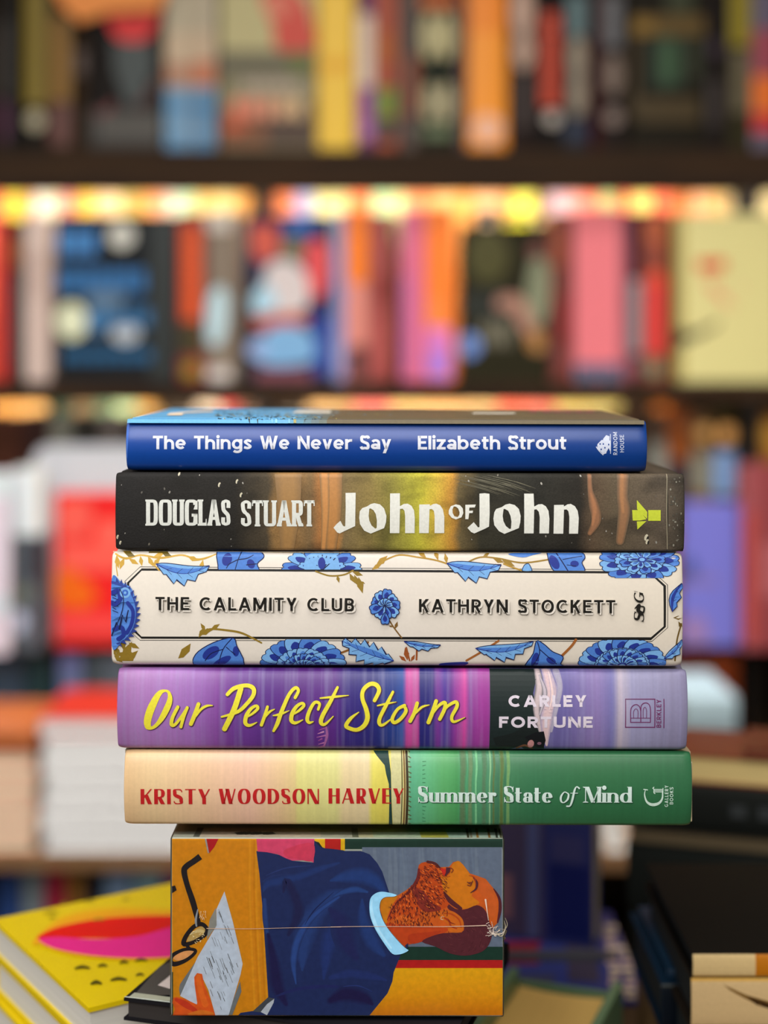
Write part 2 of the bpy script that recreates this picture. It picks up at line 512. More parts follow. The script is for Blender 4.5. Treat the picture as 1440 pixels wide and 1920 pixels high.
        if S_: ser(v / 2, 1, False); ser(w - n / 2, 1, False)
    elif u == 'W':
        w = 1.06 * wf; q = w * .29
        diag(q, 0, v / 2 * 1.05, 1, v); diag(q + .02, 0, w / 2, 1, n); diag(w - q, 0, w / 2, 1, v); diag(w - q + .02, 0, w - n / 2 * 1.1, 1, n)
    elif u == 'Y':
        w = .68 * wf; stem(w / 2, 0, .45, t=False); diag(w / 2, .4, v / 2 * 1.2, 1, v); diag(w / 2, .4, w - n / 2 * 1.3, 1, n)
    elif u == 'Z':
        w = .6 * wf; bar(0, w, 1 - h / 2); bar(0, w, h / 2); diag(v * .6, h * .5, w - v * .6, 1 - h * .5, v)
    # ---------------- lower case
    elif u == 'i':
        w = v; stem(v / 2, 0, xh, tr=0 if S_ else None); dot(v / 2, .94 if S_ else .93, v * .58)
    elif u == 'l': w = v; stem(v / 2, 0, 1, tr=0 if S_ else None)
    elif u in 'nhmr':
        H = 1.0 if u == 'h' else xh
        stem(v / 2, 0, H, tr=0 if S_ else None)
        def arch(x0, x1):
            mx = (x0 + x1) / 2; rr = (x1 - x0) / 2; c = xh - h / 2 - rr * .95
            rib(arc(mx, c, rr, rr * .95, 165, 0, 12)); stem(x1, 0, c, t=False)
        if u == 'r':
            w = .42 * wf
            if S_: rib(arc(w * .72, xh - .2, w * .3, .2 - h / 2, 170, 60, 8), .8); dot(w - v * .35, xh - v * .5, v * .48)
            else: rib(arc(w * .85, xh - .26, w * .55, .26 - h / 2, 170, 80, 8)); bar(w * .7, w, xh - h / 2)
        elif u == 'm':
            w = .98 * wf; arch(v / 2, w / 2); arch(w / 2, w - v / 2)
        else:
            w = .6 * wf; arch(v / 2, w - v / 2)
    elif u == 'u':
        w = .6 * wf; rr = (w - v) / 2; c = h / 2 + rr * .95
        stem(v / 2, c, xh, b=False, tr=0 if S_ else None); stem(w - v / 2, 0, xh, bl=0, tr=0 if S_ else None)
        rib(arc(w / 2, c, rr, rr * .95, 180, 345, 12))
    elif u == 'o':
        w = .64 * wf; ring(w / 2, xh / 2, w / 2 - v / 2, xh / 2 - h / 2)
    elif u == 'e':
        w = .62 * wf; rib(arc(w / 2, xh / 2, w / 2 - v / 2, xh / 2 - h / 2, 0, 318, 26)); bar(v * .5, w - v * .3, xh * .49, h * .85)
    elif u == 'c':
        w = .56 * wf; rib(arc(w / 2, xh / 2, w / 2 - v / 2, xh / 2 - h / 2, 45, 315, 22))
    elif u in 'bd':
        w = .64 * wf; ring(w / 2, xh / 2, w / 2 - v / 2, xh / 2 - h / 2)
        stem(v / 2 if u == 'b' else w - v / 2, 0, 1, b=(u == 'd'), tr=0 if S_ else None, bl=0)
    elif u == 'a':
        w = .56 * wf
        if S_ or True:
            stem(w - v / 2, 0 if not S_ else .05, xh * .62, False, False)
            rib(arc(w / 2, xh * .62, w / 2 - v / 2, xh * .38 - h / 2, 0, 155, 12))
            rib(arc(w * .47, xh * .29, w * .47 - v / 2, xh * .29 - h / 2, 0, 360, 24)[:-1], closed=True)
            if S_: dot(v * .55, xh * .74, v * .42); bar(w - v / 2, w + S_, .03, .05)
    elif u == 'g':
        w = .62 * wf; ring(w / 2, xh / 2, w / 2 - v / 2, xh / 2 - h / 2); stem(w - v / 2, -.02, xh, False, False)
        rib(arc(w / 2, -.02, w / 2 - v / 2, .27 - h / 2, 0, -150, 14))
    elif u == 's':
        w = .5 * wf; k = w / 2; e = v * .5
        P = catmull([(w - e * .5, xh * .78), (k, xh - h / 2), (e, xh * .73), (k, xh * .51), (w - e, xh * .27), (k, h / 2), (e * .4, xh * .2)], 5)
        rib(P, fixed=h if not S_ else (h + v) / 2)
    elif u == 't':
        w = .4 * wf; x = w * .42
        stem(x, .14 if True else 0, .93 if not S_ else .9, False, False); bar(0, w, xh - h / 2, h)
        rib(arc(x + .13 * wf + v * .1, .16, .13 * wf + v * .1, .16 - h / 2, 180, 285, 8))
    elif u == 'f':
        w = .4 * wf; x = w * .42
        stem(x, 0, .8, t=False); bar(0, w * .9, xh - h / 2, h); rib(arc(x + .15, .8, .15, .2 - h / 2, 180, 60, 8))
    elif u == 'v':
        w = .58 * wf; diag(w / 2, 0, v / 2 * 1.1, xh, v); diag(w / 2, 0, w - n / 2 * 1.1, xh, n)
    elif u == 'y':
        w = .58 * wf; diag(w / 2 + .01, 0, v / 2 * 1.1, xh, v); diag(w / 2 - .12 * wf, -.3, w - n / 2 * 1.1, xh, n)
    elif u == 'z':
        w = .52 * wf; bar(0, w, xh - h / 2); bar(0, w, h / 2); diag(v * .6, h * .5, w - v * .6, xh - h * .5, v)
    else:
        w = .3
    return (w, out)

def text(ink, s, st, x0, x1, yb, cap, col, ang=0.0, grow=0.0, off=(0, 0), yb2=None, want=.09):
    """lay text from x0 to x1 (photo px) on baseline yb, spacing solved to fit; ang=90 reads upward with x0..x1 = rows bottom..top and yb = column"""
    length = abs(x1 - x0)
    for _ in range(6):   # widen the letters until the spacing is the wanted one
        nat = sum(glyph(c, st)[0] for c in s)
        need = length / cap - want * (len(s) - 1)
        st = Style(st.v, st.h, st.n, max(.3, st.wf * (1 + (need / nat - 1) * 1.1)), st.xh, st.serif, st.sh, st.sq, st.slant)
    gs = [glyph(c, st) for c in s]
    nat = sum(g[0] for g in gs) * cap
    tr = (length - nat) / max(1, len(s) - 1)
    col = hexc(col) if isinstance(col, str) else col
    x = 0.0
    if grow:
        gs = [glyph(c, Style(st.v + grow, st.h + grow, st.n + grow, st.wf, st.xh, st.serif, st.sh, st.sq)) for c in s]
    base = [glyph(c, st) for c in s]
    for c, g, b in zip(s, gs, base):
        ink.lay += 1
        for p in g[1]:
            q = []
            for (a, z) in p:
                a2 = a * cap + x + st.slant * z * cap
                if ang == 0:
                    q.append((x0 + a2 + off[0], (yb if yb2 is None else yb + (yb2 - yb) * a2 / length) - z * cap + off[1]))
                else:
                    q.append((yb - z * cap + off[0], x0 - a2 + off[1]))
            r = ink._c(q)
            if r: ink.items.append(([r], col, ink.lay))
        x += b[0] * cap + tr
    return tr
# ------------------------------------------------------------------ the pile of hardcovers in focus
ROLL = math.atan2(3.2, 1060)
def stack_root(name, x0, x1, y0, y1):
    cx, cy = (x0 + x1) / 2, (y0 + y1) / 2
    X, Z = (cx - CX) / S0, CZ + (HY - cy) / S0
    o = empty(name, (X, D0, Z), (0, ROLL, 0))
    c, s = math.cos(ROLL), math.sin(ROLL)
    def un(px, py):
        dx, dy = px - cx, py - cy
        return ((dx * c + dy * s) / S0, (dx * s - dy * c) / S0)
    return o, un
class Spine:
    """outline of a wrapped hardcover: rounded spine in front, two boards running back"""
    def __init__(s, L, T, depth, rt=.003, rb=.002, bulge=.0012, endr=.004, endk=.05):
        s.L, s.T, s.D, s.rt, s.rb, s.b, s.er, s.ek = L, T, depth, rt, rb, bulge, endr, endk
    def k(s, u):
        d = s.L / 2 - abs(u)
        if d >= s.er: return 1.0
        t = 1 - max(0, d) / s.er
        return 1 - s.ek * (1 - math.sqrt(max(0, 1 - t * t)))
    def y(s, u, v):
        k = s.k(u); h = s.T / 2
        v = v / k
        r = s.rt if v > 0 else s.rb
        e = max(0.0, h - abs(v))
        y = s.b * (v / h) ** 2
        if e < r: y += r - math.sqrt(max(0, r * r - (r - e) ** 2))
        return y + (1 - k) * s.T * .35
    def post(s, co):
        return Vector((co.x, co.y + s.y(co.x, co.z), co.z))
    def cuts(s):
        h = s.T / 2; out = []
        for i in range(1, 9):
            out.append(h - s.rt * (1 - math.cos(R(i * 11)))); out.append(-(h - s.rb * (1 - math.cos(R(i * 11)))))
        for i in range(-6, 7): out.append(i / 7 * (h - max(s.rt, s.rb)))
        return sorted(out)
    def jacket(s, thick=.0024):
        bm = bmesh.new()
        h = s.T / 2
        xs = [-s.L / 2 + s.er * (1 - math.cos(R(a))) for a in range(0, 91, 15)]
        xs = xs + [s.L * (i / 14 - .5) for i in range(1, 14) if abs(s.L * (i / 14 - .5)) < s.L / 2 - s.er] + [-x for x in reversed(xs)]
        vs = []
        zz = [-h] + [-(h - s.rb * (1 - math.cos(R(i * 11)))) for i in range(1, 9)] + [i / 7 * (h - max(s.rt, s.rb)) for i in range(-6, 7)] + [(h - s.rt * (1 - math.cos(R(i * 11)))) for i in range(8, 0, -1)] + [h]
        zz = sorted(set(round(z, 8) for z in zz))
        prof = [(None, -h, .155), (None, -h, .03), (None, -h + .0009, .0125), (None, -h + .0011, .010), (None, -h + .0003, .0075)]
        rows = []
        for x in xs:
            k = s.k(x)
            outer = [(s.D, -h * k), (s.D * .5, -h * k), (.016, -h * k), (.0115, (-h + .0010) * k), (.0085, (-h + .0006) * k)]
            outer += [(s.y(x, z * k), z * k) for z in zz]
            outer += [(.0085, (h - .0006) * k), (.0115, (h - .0010) * k), (.016, h * k), (s.D * .5, h * k), (s.D, h * k)]
            inner = [(s.D, (h - thick) * k), (.016, (h - thick) * k), (.006, (h - thick - .001) * k), (.006, (-h + thick + .001) * k), (.016, (-h + thick) * k), (s.D, (-h + thick) * k)]
            rows.append([bm.verts.new((x, y, z)) for y, z in outer + inner])
        m = len(rows[0])
        for i in range(len(rows) - 1):
            for j in range(m):
                a, b, c, d = rows[i][j], rows[i + 1][j], rows[i + 1][(j + 1) % m], rows[i][(j + 1) % m]
                bm.faces.new((a, b, c, d))
        for r_, rev in ((rows[0], False), (rows[-1], True)):
            # end faces as strips between outer and inner
            n_in = 6; o_ = r_[:-n_in]; i_ = r_[-n_in:]
            pairs = []
            mid1, mid2 = 5, len(o_) - 6
            fs = [[o_[0], o_[1], i_[5]], [o_[1], o_[2], i_[4], i_[5]], [o_[2], o_[3], i_[4]], [o_[3], o_[4], i_[3], i_[4]]]
            q = o_[4:len(o_) - 4]
            half = len(q) // 2
            for a in range(len(q) - 1):
                fs.append([q[a], q[a + 1], i_[3] if a < half else i_[2]])
            fs.append([q[half], i_[2], i_[3]])
            e = len(o_)
            fs += [[o_[e - 5], o_[e - 4], i_[1], i_[2]], [o_[e - 4], o_[e - 3], i_[1]], [o_[e - 3], o_[e - 2], i_[0], i_[1]], [o_[e - 2], o_[e - 1], i_[0]]]
            for f in fs:
                try: bm.faces.new(f)
                except ValueError: pass
        bmesh.ops.recalc_face_normals(bm, faces=bm.faces)
        for f in bm.faces:
            f.smooth = True
        for e in bm.edges:
            if len(e.link_faces) == 2 and e.calc_face_angle(0) > R(50): e.smooth = False
        return bm

def hardcover(label, x0, x1, y0, y1, base_mat, art, texts, lid=None, depth=.150, rt=.003, rb=.002, bulge=.0012, board=None, inkm=None, pages_in=.004, thick=.0024):
    L, T = math.hypot(x1 - x0, 0) / S0, (y1 - y0) / S0
    root, un = stack_root('hardcover_book', x0, x1, y0, y1)
    tag(root, label, 'book')
    sp = Spine(L, T, depth, rt, rb, bulge)
    bm = sp.jacket(thick)
    bm.loops.layers.float_color.new('ink')
    hh = T / 2 - .00005
    def cutpost(g_ink):
        pass
    art.clip = None
    def unc(px, py):
        u, v = un(px, py)
        return (max(-L / 2, min(L / 2, u)), max(-hh, min(hh, v)))
    g = art.mesh(unc, sp.cuts(), sp.post, step=.0000008)
    merge(bm, g, 1)
    if lid:
        def lun(px, py):
            Zt = root.location.z + T / 2
            d = (CZ - Zt) * F / (py - HY)
            return (max(-L / 2 + .0003, min(L / 2 - .0003, (px - CX) / F * d - root.location.x)), max(.0, min(depth - .001, d - D0)))
        g = lid.mesh(lun, [.0003, .0006, .001, .0015, .0022, .003, .004, .005, .0075, .0085, .0115, .016], None, eps0=.00003, step=.0000008)
        def ltop(y):
            if y < rt:   # over the rounded shoulder
                yy = max(0, y - bulge); return T / 2 - rt + math.sqrt(max(0, rt * rt - (rt - min(rt, yy)) ** 2))
            if y < .0075: return T / 2 - .0001
            if y < .0115: return T / 2 - .0006
            return T / 2 if y > .016 else T / 2 - .0010 + (y - .0115) / .0045 * .001
        for v in g.verts: v.co = Vector((v.co.x, max(v.co.z, .0002), ltop(v.co.z) - v.co.y + .00003))
        bmesh.ops.recalc_face_normals(g, faces=g.faces)
        for f in g.faces:
            if f.normal.z < 0: f.normal_flip()
        merge(bm, g, 1)
    j = link('dust_jacket', bm, [base_mat, inkm or INK], root)
    pb = bmesh.new()
    box(pb, -L / 2 + pages_in, L / 2 - pages_in, .006, depth - .004, -T / 2 + thick, T / 2 - thick)
    link('page_block', pb, PAPER_Z, root)
    if board:
        bb = bmesh.new()
        for sg in (-1, 1):
            box(bb, -L / 2 - .0008, L / 2 + .0008, .008, depth - .0005, sg * (T / 2 - .0016) - .0007, sg * (T / 2 - .0016) + .0007)
        box(bb, L / 2 - .001, L / 2 + .0006, .0028, .009, -T / 2 + .002, T / 2 - .004, bev=.0004)
        link('case_board', bb, board, root)
    for (nm, ink, lab) in texts:
        g = ink.mesh(unc, sp.cuts(), sp.post, eps0=.00006 + art.lay * .0000008, step=.0000025)
        o = link(nm, g, [INK], root)
        if lab: o['label'] = lab
    return root, un, sp

rnd = random.Random(7)
# ================= The Things We Never Say =================
art = Ink()
art.poly([(236, 795), (239, 789), (241, 789), (240, 830), (238, 860), (236.5, 858)], '#3f6cc4')
lid = Ink()
def lr(x0, x1, c):   # a stripe of the lid picture, running back from the spine
    lid.poly([(x0, 790), (x1, 790), (720 + (x1 - 720) * .80, 766), (720 + (x0 - 720) * .80, 766)], c)
lr(225, 520, '#62a8d8')
for i in range(18):
    x = 520 + i * 5; lr(x, x + 5.2, ['#66a5cc', '#6098b8', '#5c8ca4', '#607f8c', '#64757a', '#66706a'][min(5, i // 3)])
lr(610, 1220, '#665c46')
for i in range(300):
    x = 400 + abs(rnd.gauss(90, 75)); y = rnd.uniform(772, 787)
    a = rnd.uniform(-.8, .8); l = rnd.uniform(2, 6)
    lid.line([(x, y), (x + l * math.cos(a), y + l * math.sin(a) * .1)], rnd.uniform(.5, 1.1), rnd.choice(['#2f5468', '#3a4a44', '#8cc4e6', '#a49a60', '#2c4048', '#7db8dc']), False, cap=False)
lid.poly([(318, 777), (398, 771), (398, 774), (345, 777), (340, 781), (312, 781)], '#f2dcc0')
lid.poly([(545, 776), (560, 772), (620, 772), (620, 776)], '#efe6d6')
lid.poly([(885, 774.5), (968, 774.5), (962, 776.5), (887, 776.5)], '#f6f0e0')
for x in (1000, 1025, 1045, 1065, 1085, 1105): lid.ell(x, 772, 9, 1.4, '#a05868')
T1 = Ink(); g1 = Style(v=.215, h=.185, wf=.96, xh=.75)
text(T1, 'The Things We Never Say', g1, 286.5, 733.5, 842.3, 25.2, '#dfe2ee')
T2 = Ink(); text(T2, 'Elizabeth Strout', g1, 783.5, 1062, 842.8, 25.6, '#dfe2ee')
T3 = Ink()
for sh in ([(1120, 833), (1128, 825), (1137, 825), (1137, 850), (1131, 852), (1126, 846), (1120, 843)], [(1131, 823), (1137, 816), (1143, 818), (1143, 826), (1131, 826)], [(1137, 826), (1145, 826), (1145, 848), (1141, 840), (1137, 848)]):
    T3.poly(sh, '#cfd6ea')
for (x, y) in ((1124, 831), (1130, 831), (1133, 838), (1126, 841), (1140, 832)): T3.rect(x, y, x + 2.4, y + 3, '#16418f')
T3.rect(1144.2, 814, 1145.4, 851, '#cfd6ea'); T3.line([(1118, 838), (1123, 845), (1131, 853)], 1.6, '#cfd6ea')
gs = Style(v=.15, h=.14, wf=.98)
text(T3, 'RANDOM', gs, 853, 810.5, 1157.6, 7.6, '#cfd6ea', 90, want=.2)
text(T3, 'HOUSE', gs, 848, 815.5, 1170, 7.6, '#cfd6ea', 90, want=.2)
M_blue = ramp_mat('blue_jacket', [(236, '#0f459c'), (500, '#0d4096'), (900, '#0a3e90'), (1214, '#0a3a84')], 725, grain=.03, rough=.30, spec=.5)
hardcover('blue hardcover with white lettering, topmost book of the sharp pile', 236, 1213.5, 787.5, 885, M_blue, art,
          [('title', T1, 'white lettering of the title'), ('author_name', T2, 'white lettering of the author name'), ('publisher_mark', T3, 'small white house emblem with two sideways words')], rt=.0016, rb=.003, bulge=.0034, lid=lid, depth=.138)

# ================= John of John =================
art = Ink()
art.rect(1251, 886, 1284, 1036, '#1c1b17')
for i in range(46):   # rain drops
    x, y = rnd.choice([(rnd.uniform(222, 480), rnd.uniform(890, 1030)), (rnd.uniform(980, 1245), rnd.uniform(890, 1030)), (rnd.uniform(860, 1100), rnd.uniform(890, 1030))])
    if 268 < x < 595 and 928 < y < 992 or 620 < x < 1092 and 915 < y < 1005: continue
    r = rnd.uniform(.8, 2.2); art.ell(x, y, r * .8, r * 1.3, rnd.choice(['#8d8a82', '#5c5852', '#a8a49c', '#6c675c']), rnd.uniform(-30, 30), 9)
for (x, y, r) in ((335, 889, 3), (411, 909, 3.5), (444, 903, 3.4), (452, 928, 3.6), (220, 1007, 3.2), (225, 1018, 3), (560, 922, 3), (1212, 1008, 5), (1214, 1016, 4)):
    art.ell(x, y, r * .7, r * 1.3, '#c9c2aa', 15, 10); art.ell(x + r * .5, y + r * .4, r * .4, r, '#1e1c1a', 15, 8)
for i in range(40):
    x, y = rnd.uniform(1254, 1282), rnd.uniform(890, 1032); art.ell(x, y, rnd.uniform(.8, 2.4), rnd.uniform(1, 2.6), rnd.choice(['#6a675c', '#4a473e', '#8a877a']), 0, 8)
for k in range(16):   # scratches of light right of the yellow glow
    x0, y0 = 850 + k * 5, 889 + rnd.uniform(0, 20)
    art.line([(x0, y0), (x0 + 45, y0 + 10), (x0 + 80, y0 + 22)], [.3, 1.0, .3], '#6e6a58', cap=False)
art.soft([(1106, 892), (1107, 920), (1113, 945), (1118, 975), (1106, 1000)], [8, 9, 16, 16, 8], '#94684a', '#5c4c3a', k=8); art.soft([(1108, 925), (1115, 955), (1111, 985)], [3, 9, 4], '#a87450', '#94684a')
art.soft([(1169, 889), (1167, 930), (1170, 960), (1163, 1015)], [20, 18, 20, 14], '#946c4c', '#5f5342', k=8); art.soft([(1168, 890), (1166, 925), (1168, 960)], [8, 8, 6], '#a87850', '#946c4c')
art.line([(1251.5, 890), (1250, 960), (1252, 1030)], 1.8, '#8c836e')
for (x, w, c) in ((540, 44, '#a07a4a'), (622, 34, '#b8824a'), (608, 16, '#c48a50')):
    art.soft([(x, 888), (x + 2, 960), (x - 2, 1032)], [w, w * .8, w * .5], c, '#876a46', k=8, cap=False)
T1 = Ink()
gd = Style(v=.155, h=.115, wf=.62, serif=.03, sh=.07, sq=5.0)
text(T1, 'DOUGLAS', gd, 274, 432, 985.6, 49, '#d9dcd6', want=.035); text(T1, 'STUART', gd, 452, 590, 987, 49, '#d9dcd6', want=.035)
T2 = Ink(); WHT = '#e3e4dc'
def off(L, ox, oy, k): return [(ox + x * k, oy + y * k) for x, y in L]
a = (610, 910, .1736); b = (840, 910, .1736)
T2.poly(off([(218, 82), (328, 80), (325, 250), (322, 440), (258, 470), (215, 490), (155, 520), (128, 510), (88, 458), (120, 420), (163, 383), (190, 435), (205, 445), (215, 440), (220, 250)], *a), WHT)
T2.poly(off([(530, 192), (590, 205), (635, 250), (660, 330), (655, 400), (635, 462), (490, 522), (420, 490), (375, 420), (366, 350), (372, 280), (400, 245), (450, 228), (490, 202)], *a), WHT, [off([(475, 252), (468, 330), (475, 380), (500, 435), (540, 468), (555, 460), (557, 380), (545, 310), (520, 268), (490, 250)], *a)])
T2.poly(off([(700, 88), (805, 86), (806, 225), (850, 200), (890, 198), (930, 220), (958, 270), (966, 350), (964, 517), (862, 517), (862, 330), (855, 275), (835, 252), (806, 256), (800, 517), (697, 517)], *a), WHT)
T2.poly(off([(1014, 207), (1128, 205), (1130, 222), (1165, 202), (1200, 198), (1240, 215), (1270, 260), (1285, 340), (1284, 517), (1180, 517), (1180, 330), (1172, 275), (1150, 256), (1125, 258), (1117, 517), (1014, 517)], *a), WHT)
T2.poly(off([(340, 90), (395, 85), (448, 92), (450, 300), (443, 445), (400, 468), (285, 520), (250, 505), (210, 460), (278, 397), (325, 455), (340, 450)], *b), WHT)
T2.poly(off([(665, 198), (720, 212), (765, 255), (785, 330), (780, 400), (765, 462), (610, 525), (550, 495), (500, 430), (490, 360), (500, 290), (520, 255), (580, 235), (620, 208)], *b), WHT, [off([(600, 255), (590, 330), (598, 385), (625, 440), (665, 472), (680, 468), (685, 390), (675, 330), (650, 275), (615, 255)], *b)])
T2.poly(off([(823, 90), (925, 90), (930, 230), (975, 205), (1015, 202), (1055, 225), (1085, 275), (1095, 360), (1090, 520), (988, 520), (990, 340), (980, 285), (955, 258), (930, 262), (925, 520), (823, 520)], *b), WHT)
T2.poly(off([(1145, 212), (1250, 210), (1252, 228), (1290, 205), (1325, 200), (1370, 225), (1400, 275), (1412, 350), (1405, 523), (1308, 523), (1310, 340), (1300, 280), (1280, 260), (1252, 262), (1245, 523), (1140, 523)], *b), WHT)
T2.poly(off([(85, 205), (130, 215), (160, 250), (165, 300), (145, 345), (85, 368), (40, 350), (8, 310), (8, 270), (30, 225)], *b), WHT, [off([(62, 228), (48, 260), (50, 300), (70, 335), (105, 342), (122, 320), (125, 290), (110, 250), (85, 230)], *b)])
T2.poly(off([(187, 210), (300, 207), (290, 238), (230, 240), (228, 275), (270, 272), (266, 298), (228, 300), (220, 365), (187, 365)], *b), WHT)
T3 = Ink(); YG = '#c3cf3a'; c = (740, 740, .4028)
for P in ([(1105, 537), (1137, 537), (1172, 580), (1140, 586), (1108, 586)], [(1127, 490), (1175, 545), (1175, 578), (1128, 533)], [(1127, 590), (1172, 588), (1130, 628)], [(1180, 537), (1238, 537), (1238, 587), (1180, 587)]):
    T3.poly(off(P, *c), YG)
M_john = ramp_mat('dark_painted_jacket', [(216, '#262525'), (440, '#292724'), (500, '#4c4335'), (516, '#8f6f45'), (545, '#9c7648'), (580, '#7c6444'), (600, '#a87444'), (628, '#bd8448'), (642, '#7c6a48'), (690, '#8c7a48'), (735, '#8c8440'), (770, '#a8a23e'), (790, '#c0b840'), (822, '#cfae44'), (848, '#bf8c3c'), (862, '#6a5c3e'), (900, '#38362c'), (1000, '#302f2a'), (1085, '#2e2b26'), (1110, '#5c4c3c'), (1150, '#5f5342'), (1240, '#62574a'), (1284, '#3a352e')],
                  749.5, warp=.0035, wscale=(90, 1, 70), grain=.16, gscale=1500, rough=.6, spec=.12, patch=[('#201f1c', .5, (60, 1, 90))], bump=.5)
hardcover('dark rain-specked hardcover glowing yellow in the middle, under the blue book', 216, 1284, 887.5, 1034, M_john, art,
          [('author_name', T1, 'pale slab lettering'), ('title', T2, 'big white hand-cut lettering'), ('publisher_mark', T3, 'yellow-green folded bird emblem')], rt=.0020, rb=.0014, bulge=.0014)

# ================= The Calamity Club =================
art = Ink()
BL, LB, DB, OUT, GO, BR = '#4d7fcf', '#78ade4', '#23358f', '#161c4a', '#b08a35', '#8f6628'
YT, YB = 1068.5, 1197.5
def leaf(P, Q, w, col=LB, inner=BL, teeth=5, bend=.15, side=1):
    dx, dy = Q[0] - P[0], Q[1] - P[1]; L = math.hypot(dx, dy); nx, ny = -dy / L, dx / L
    def at(t, o): return (P[0] + dx * t + nx * (o + bend * L * math.sin(math.pi * t)), P[1] + dy * t + ny * (o + bend * L * math.sin(math.pi * t)))
    def edge(k, sg, toothed):
        E = []
        for i in range(teeth * 2 + 1):
            t = i / (teeth * 2)
            h_ = math.sin(math.pi * (t ** .85)) * w * k
            if toothed and i % 2 == 1: h_ = h_ * 1.3 + w * .08
            elif toothed: h_ *= .8
            E.append(at(min(1, t + (.05 if toothed and i % 2 else 0)), sg * h_))
        return E
    sh = edge(.5, 1, True) + list(reversed(edge(.5, -1, side == 2)))
    art.poly(sh, col)
    art.poly(edge(.3, -side if side != 2 else 1, False) + [at(t / 8, 0) for t in range(8, -1, -1)], inner)
    art.line(sh + [sh[0]], 1.5, OUT, False)
    art.line([at(t / 6, 0) for t in range(7)], [2, 1.6, 1.4, 1.2, 1.1, 1, .8], DB, cap=False)
    for i in range(1, teeth):
        t = i / teeth
        for sg in (1, -1): art.line([at(t, 0), at(min(.98, t + .1), sg * w * .3 * math.sin(math.pi * t))], .7, OUT, False, cap=False)
def petal(cx, cy, a, r0, r1, w, col=BL, inner=DB, outc=OUT):
    c, s = math.cos(R(a)), math.sin(R(a))
    def at(r, o): return (cx + c * r - s * o, cy + s * r + c * o)
    P = [at(r0, -w * .12), at(r0 + (r1 - r0) * .5, -w * .48), at(r1 * .93, -w * .42), at(r1 * .99, -w * .16), at(r1 * .95, 0), at(r1 * .99, w * .16), at(r1 * .93, w * .42), at(r0 + (r1 - r0) * .5, w * .48), at(r0, w * .12)]
    P = catmull(P, 4, True)
    art.poly(P, col); art.line(P + [P[0]], 1.6, outc, False)
    Q = catmull([at(r0 + (r1 - r0) * .2, 0), at(r0 + (r1 - r0) * .55, -w * .26), at(r0 + (r1 - r0) * .8, 0), at(r0 + (r1 - r0) * .55, w * .26)], 4, True)
    art.poly(Q, inner)
    for o in (-.25, 0, .25): art.line([at(r0, 0), at(r0 + (r1 - r0) * .6, w * o)], .8, outc, False, cap=False)
def flower(cx, cy, rx, ry, n, a0, a1, w, clip, inner2=True):
    art.clip = clip
    k = ry / rx
    old = art.tf
    art.tf = lambda p: (p[0], cy + (p[1] - cy) * k)
    for i in range(n):
        petal(cx, cy, a0 + (a1 - a0) * i / (n - 1), rx * .25, rx, w, LB if i % 2 else BL)
    for i in range(n - 1):
        petal(cx, cy, a0 + (a1 - a0) * (i + .5) / (n - 1), rx * .1, rx * .62, w * .6, LB, BL if i % 2 else DB)
    art.ell(cx, cy, rx * .2, rx * .2, DB); art.ell(cx, cy, rx * .12, rx * .12, LB)
    art.tf = old; art.clip = None
def branch(P, w, col=GO, leaves=()):
    art.line(P, w, col)
    for (x, y, a, l) in leaves:
        c, s = math.cos(R(a)), math.sin(R(a))
        art.poly([(x, y), (x + c * l * .5 - s * l * .22, y + s * l * .5 + c * l * .22), (x + c * l, y + s * l), (x + c * l * .5 + s * l * .18, y + s * l * .5 - c * l * .18)], col)
# the octagonal frame, interrupted by the flowers laid over it later
fr = [(265, 1068.5), (1219, 1074), (1246.5, 1099), (1246.5, 1175), (1221, 1198), (265, 1196), (240, 1172), (240, 1093)]
art.line(fr, 4.2, '#1c1a18', False, True)
fr2 = [(262, 1063.5), (1221, 1069), (1252, 1097), (1252, 1177), (1223, 1203), (262, 1201), (234, 1175), (234, 1090)]
art.line(fr2, 1.1, '#3a3630', False, True)
# gold and brown growth
branch([(215, 1040), (235, 1048), (262, 1042), (300, 1047), (340, 1042), (372, 1050), (405, 1040)], [3, 4, 3, 4, 3, 4, 2], '#c9a040', [(232, 1046, 110, 24), (252, 1044, 200, 26), (276, 1044, 60, 22), (285, 1046, -20, 24), (262, 1043, 80, 20), (300, 1046, 130, 22), (380, 1050, 100, 22), (350, 1044, 20, 24), (217, 1041, 80, 26), (240, 1048, 30, 22)])
branch([(278, 1037), (312, 1037)], 2.5, '#6a5a20', [(230, 1036, 20, 24), (300, 1036, 20, 22)])
branch([(218, 1046), (217, 1062), (220, 1080)], 2, '#c9a040'); branch([(280, 1048), (290, 1062), (298, 1070)], 2.6, '#c9a040')
branch([(592, 1072), (618, 1080), (645, 1078), (662, 1070)], 3, '#8f7428', [(632, 1078, 75, 16), (655, 1075, 60, 22), (664, 1078, 65, 26), (672, 1082, 75, 32), (660, 1072, 20, 22), (676, 1090, 30, 10)])
branch([(720, 1052), (748, 1042), (785, 1046), (820, 1052), (850, 1062)], 3, '#b08a35', [(704, 1062, -40, 30), (716, 1058, 150, 22), (800, 1048, -140, 22), (822, 1052, -110, 22), (838, 1058, -100, 20)])
branch([(872, 1058), (900, 1046), (935, 1048), (980, 1056), (1030, 1050)], 3, '#9a7a30', [(925, 1048, 20, 22), (940, 1048, 30, 30), (905, 1046, -30, 16)])
branch([(378, 1190), (392, 1180), (425, 1182), (455, 1188), (490, 1206)], [3, 3.5, 4, 4, 3], '#8f7428', [(372, 1196, -60, 24), (385, 1184, -120, 18), (400, 1181, 170, 22), (395, 1180, -30, 20), (372, 1190, -20, 26)])
art.poly([(333, 1236), (340, 1218), (357, 1207), (355, 1222), (343, 1234)], '#8f7428')
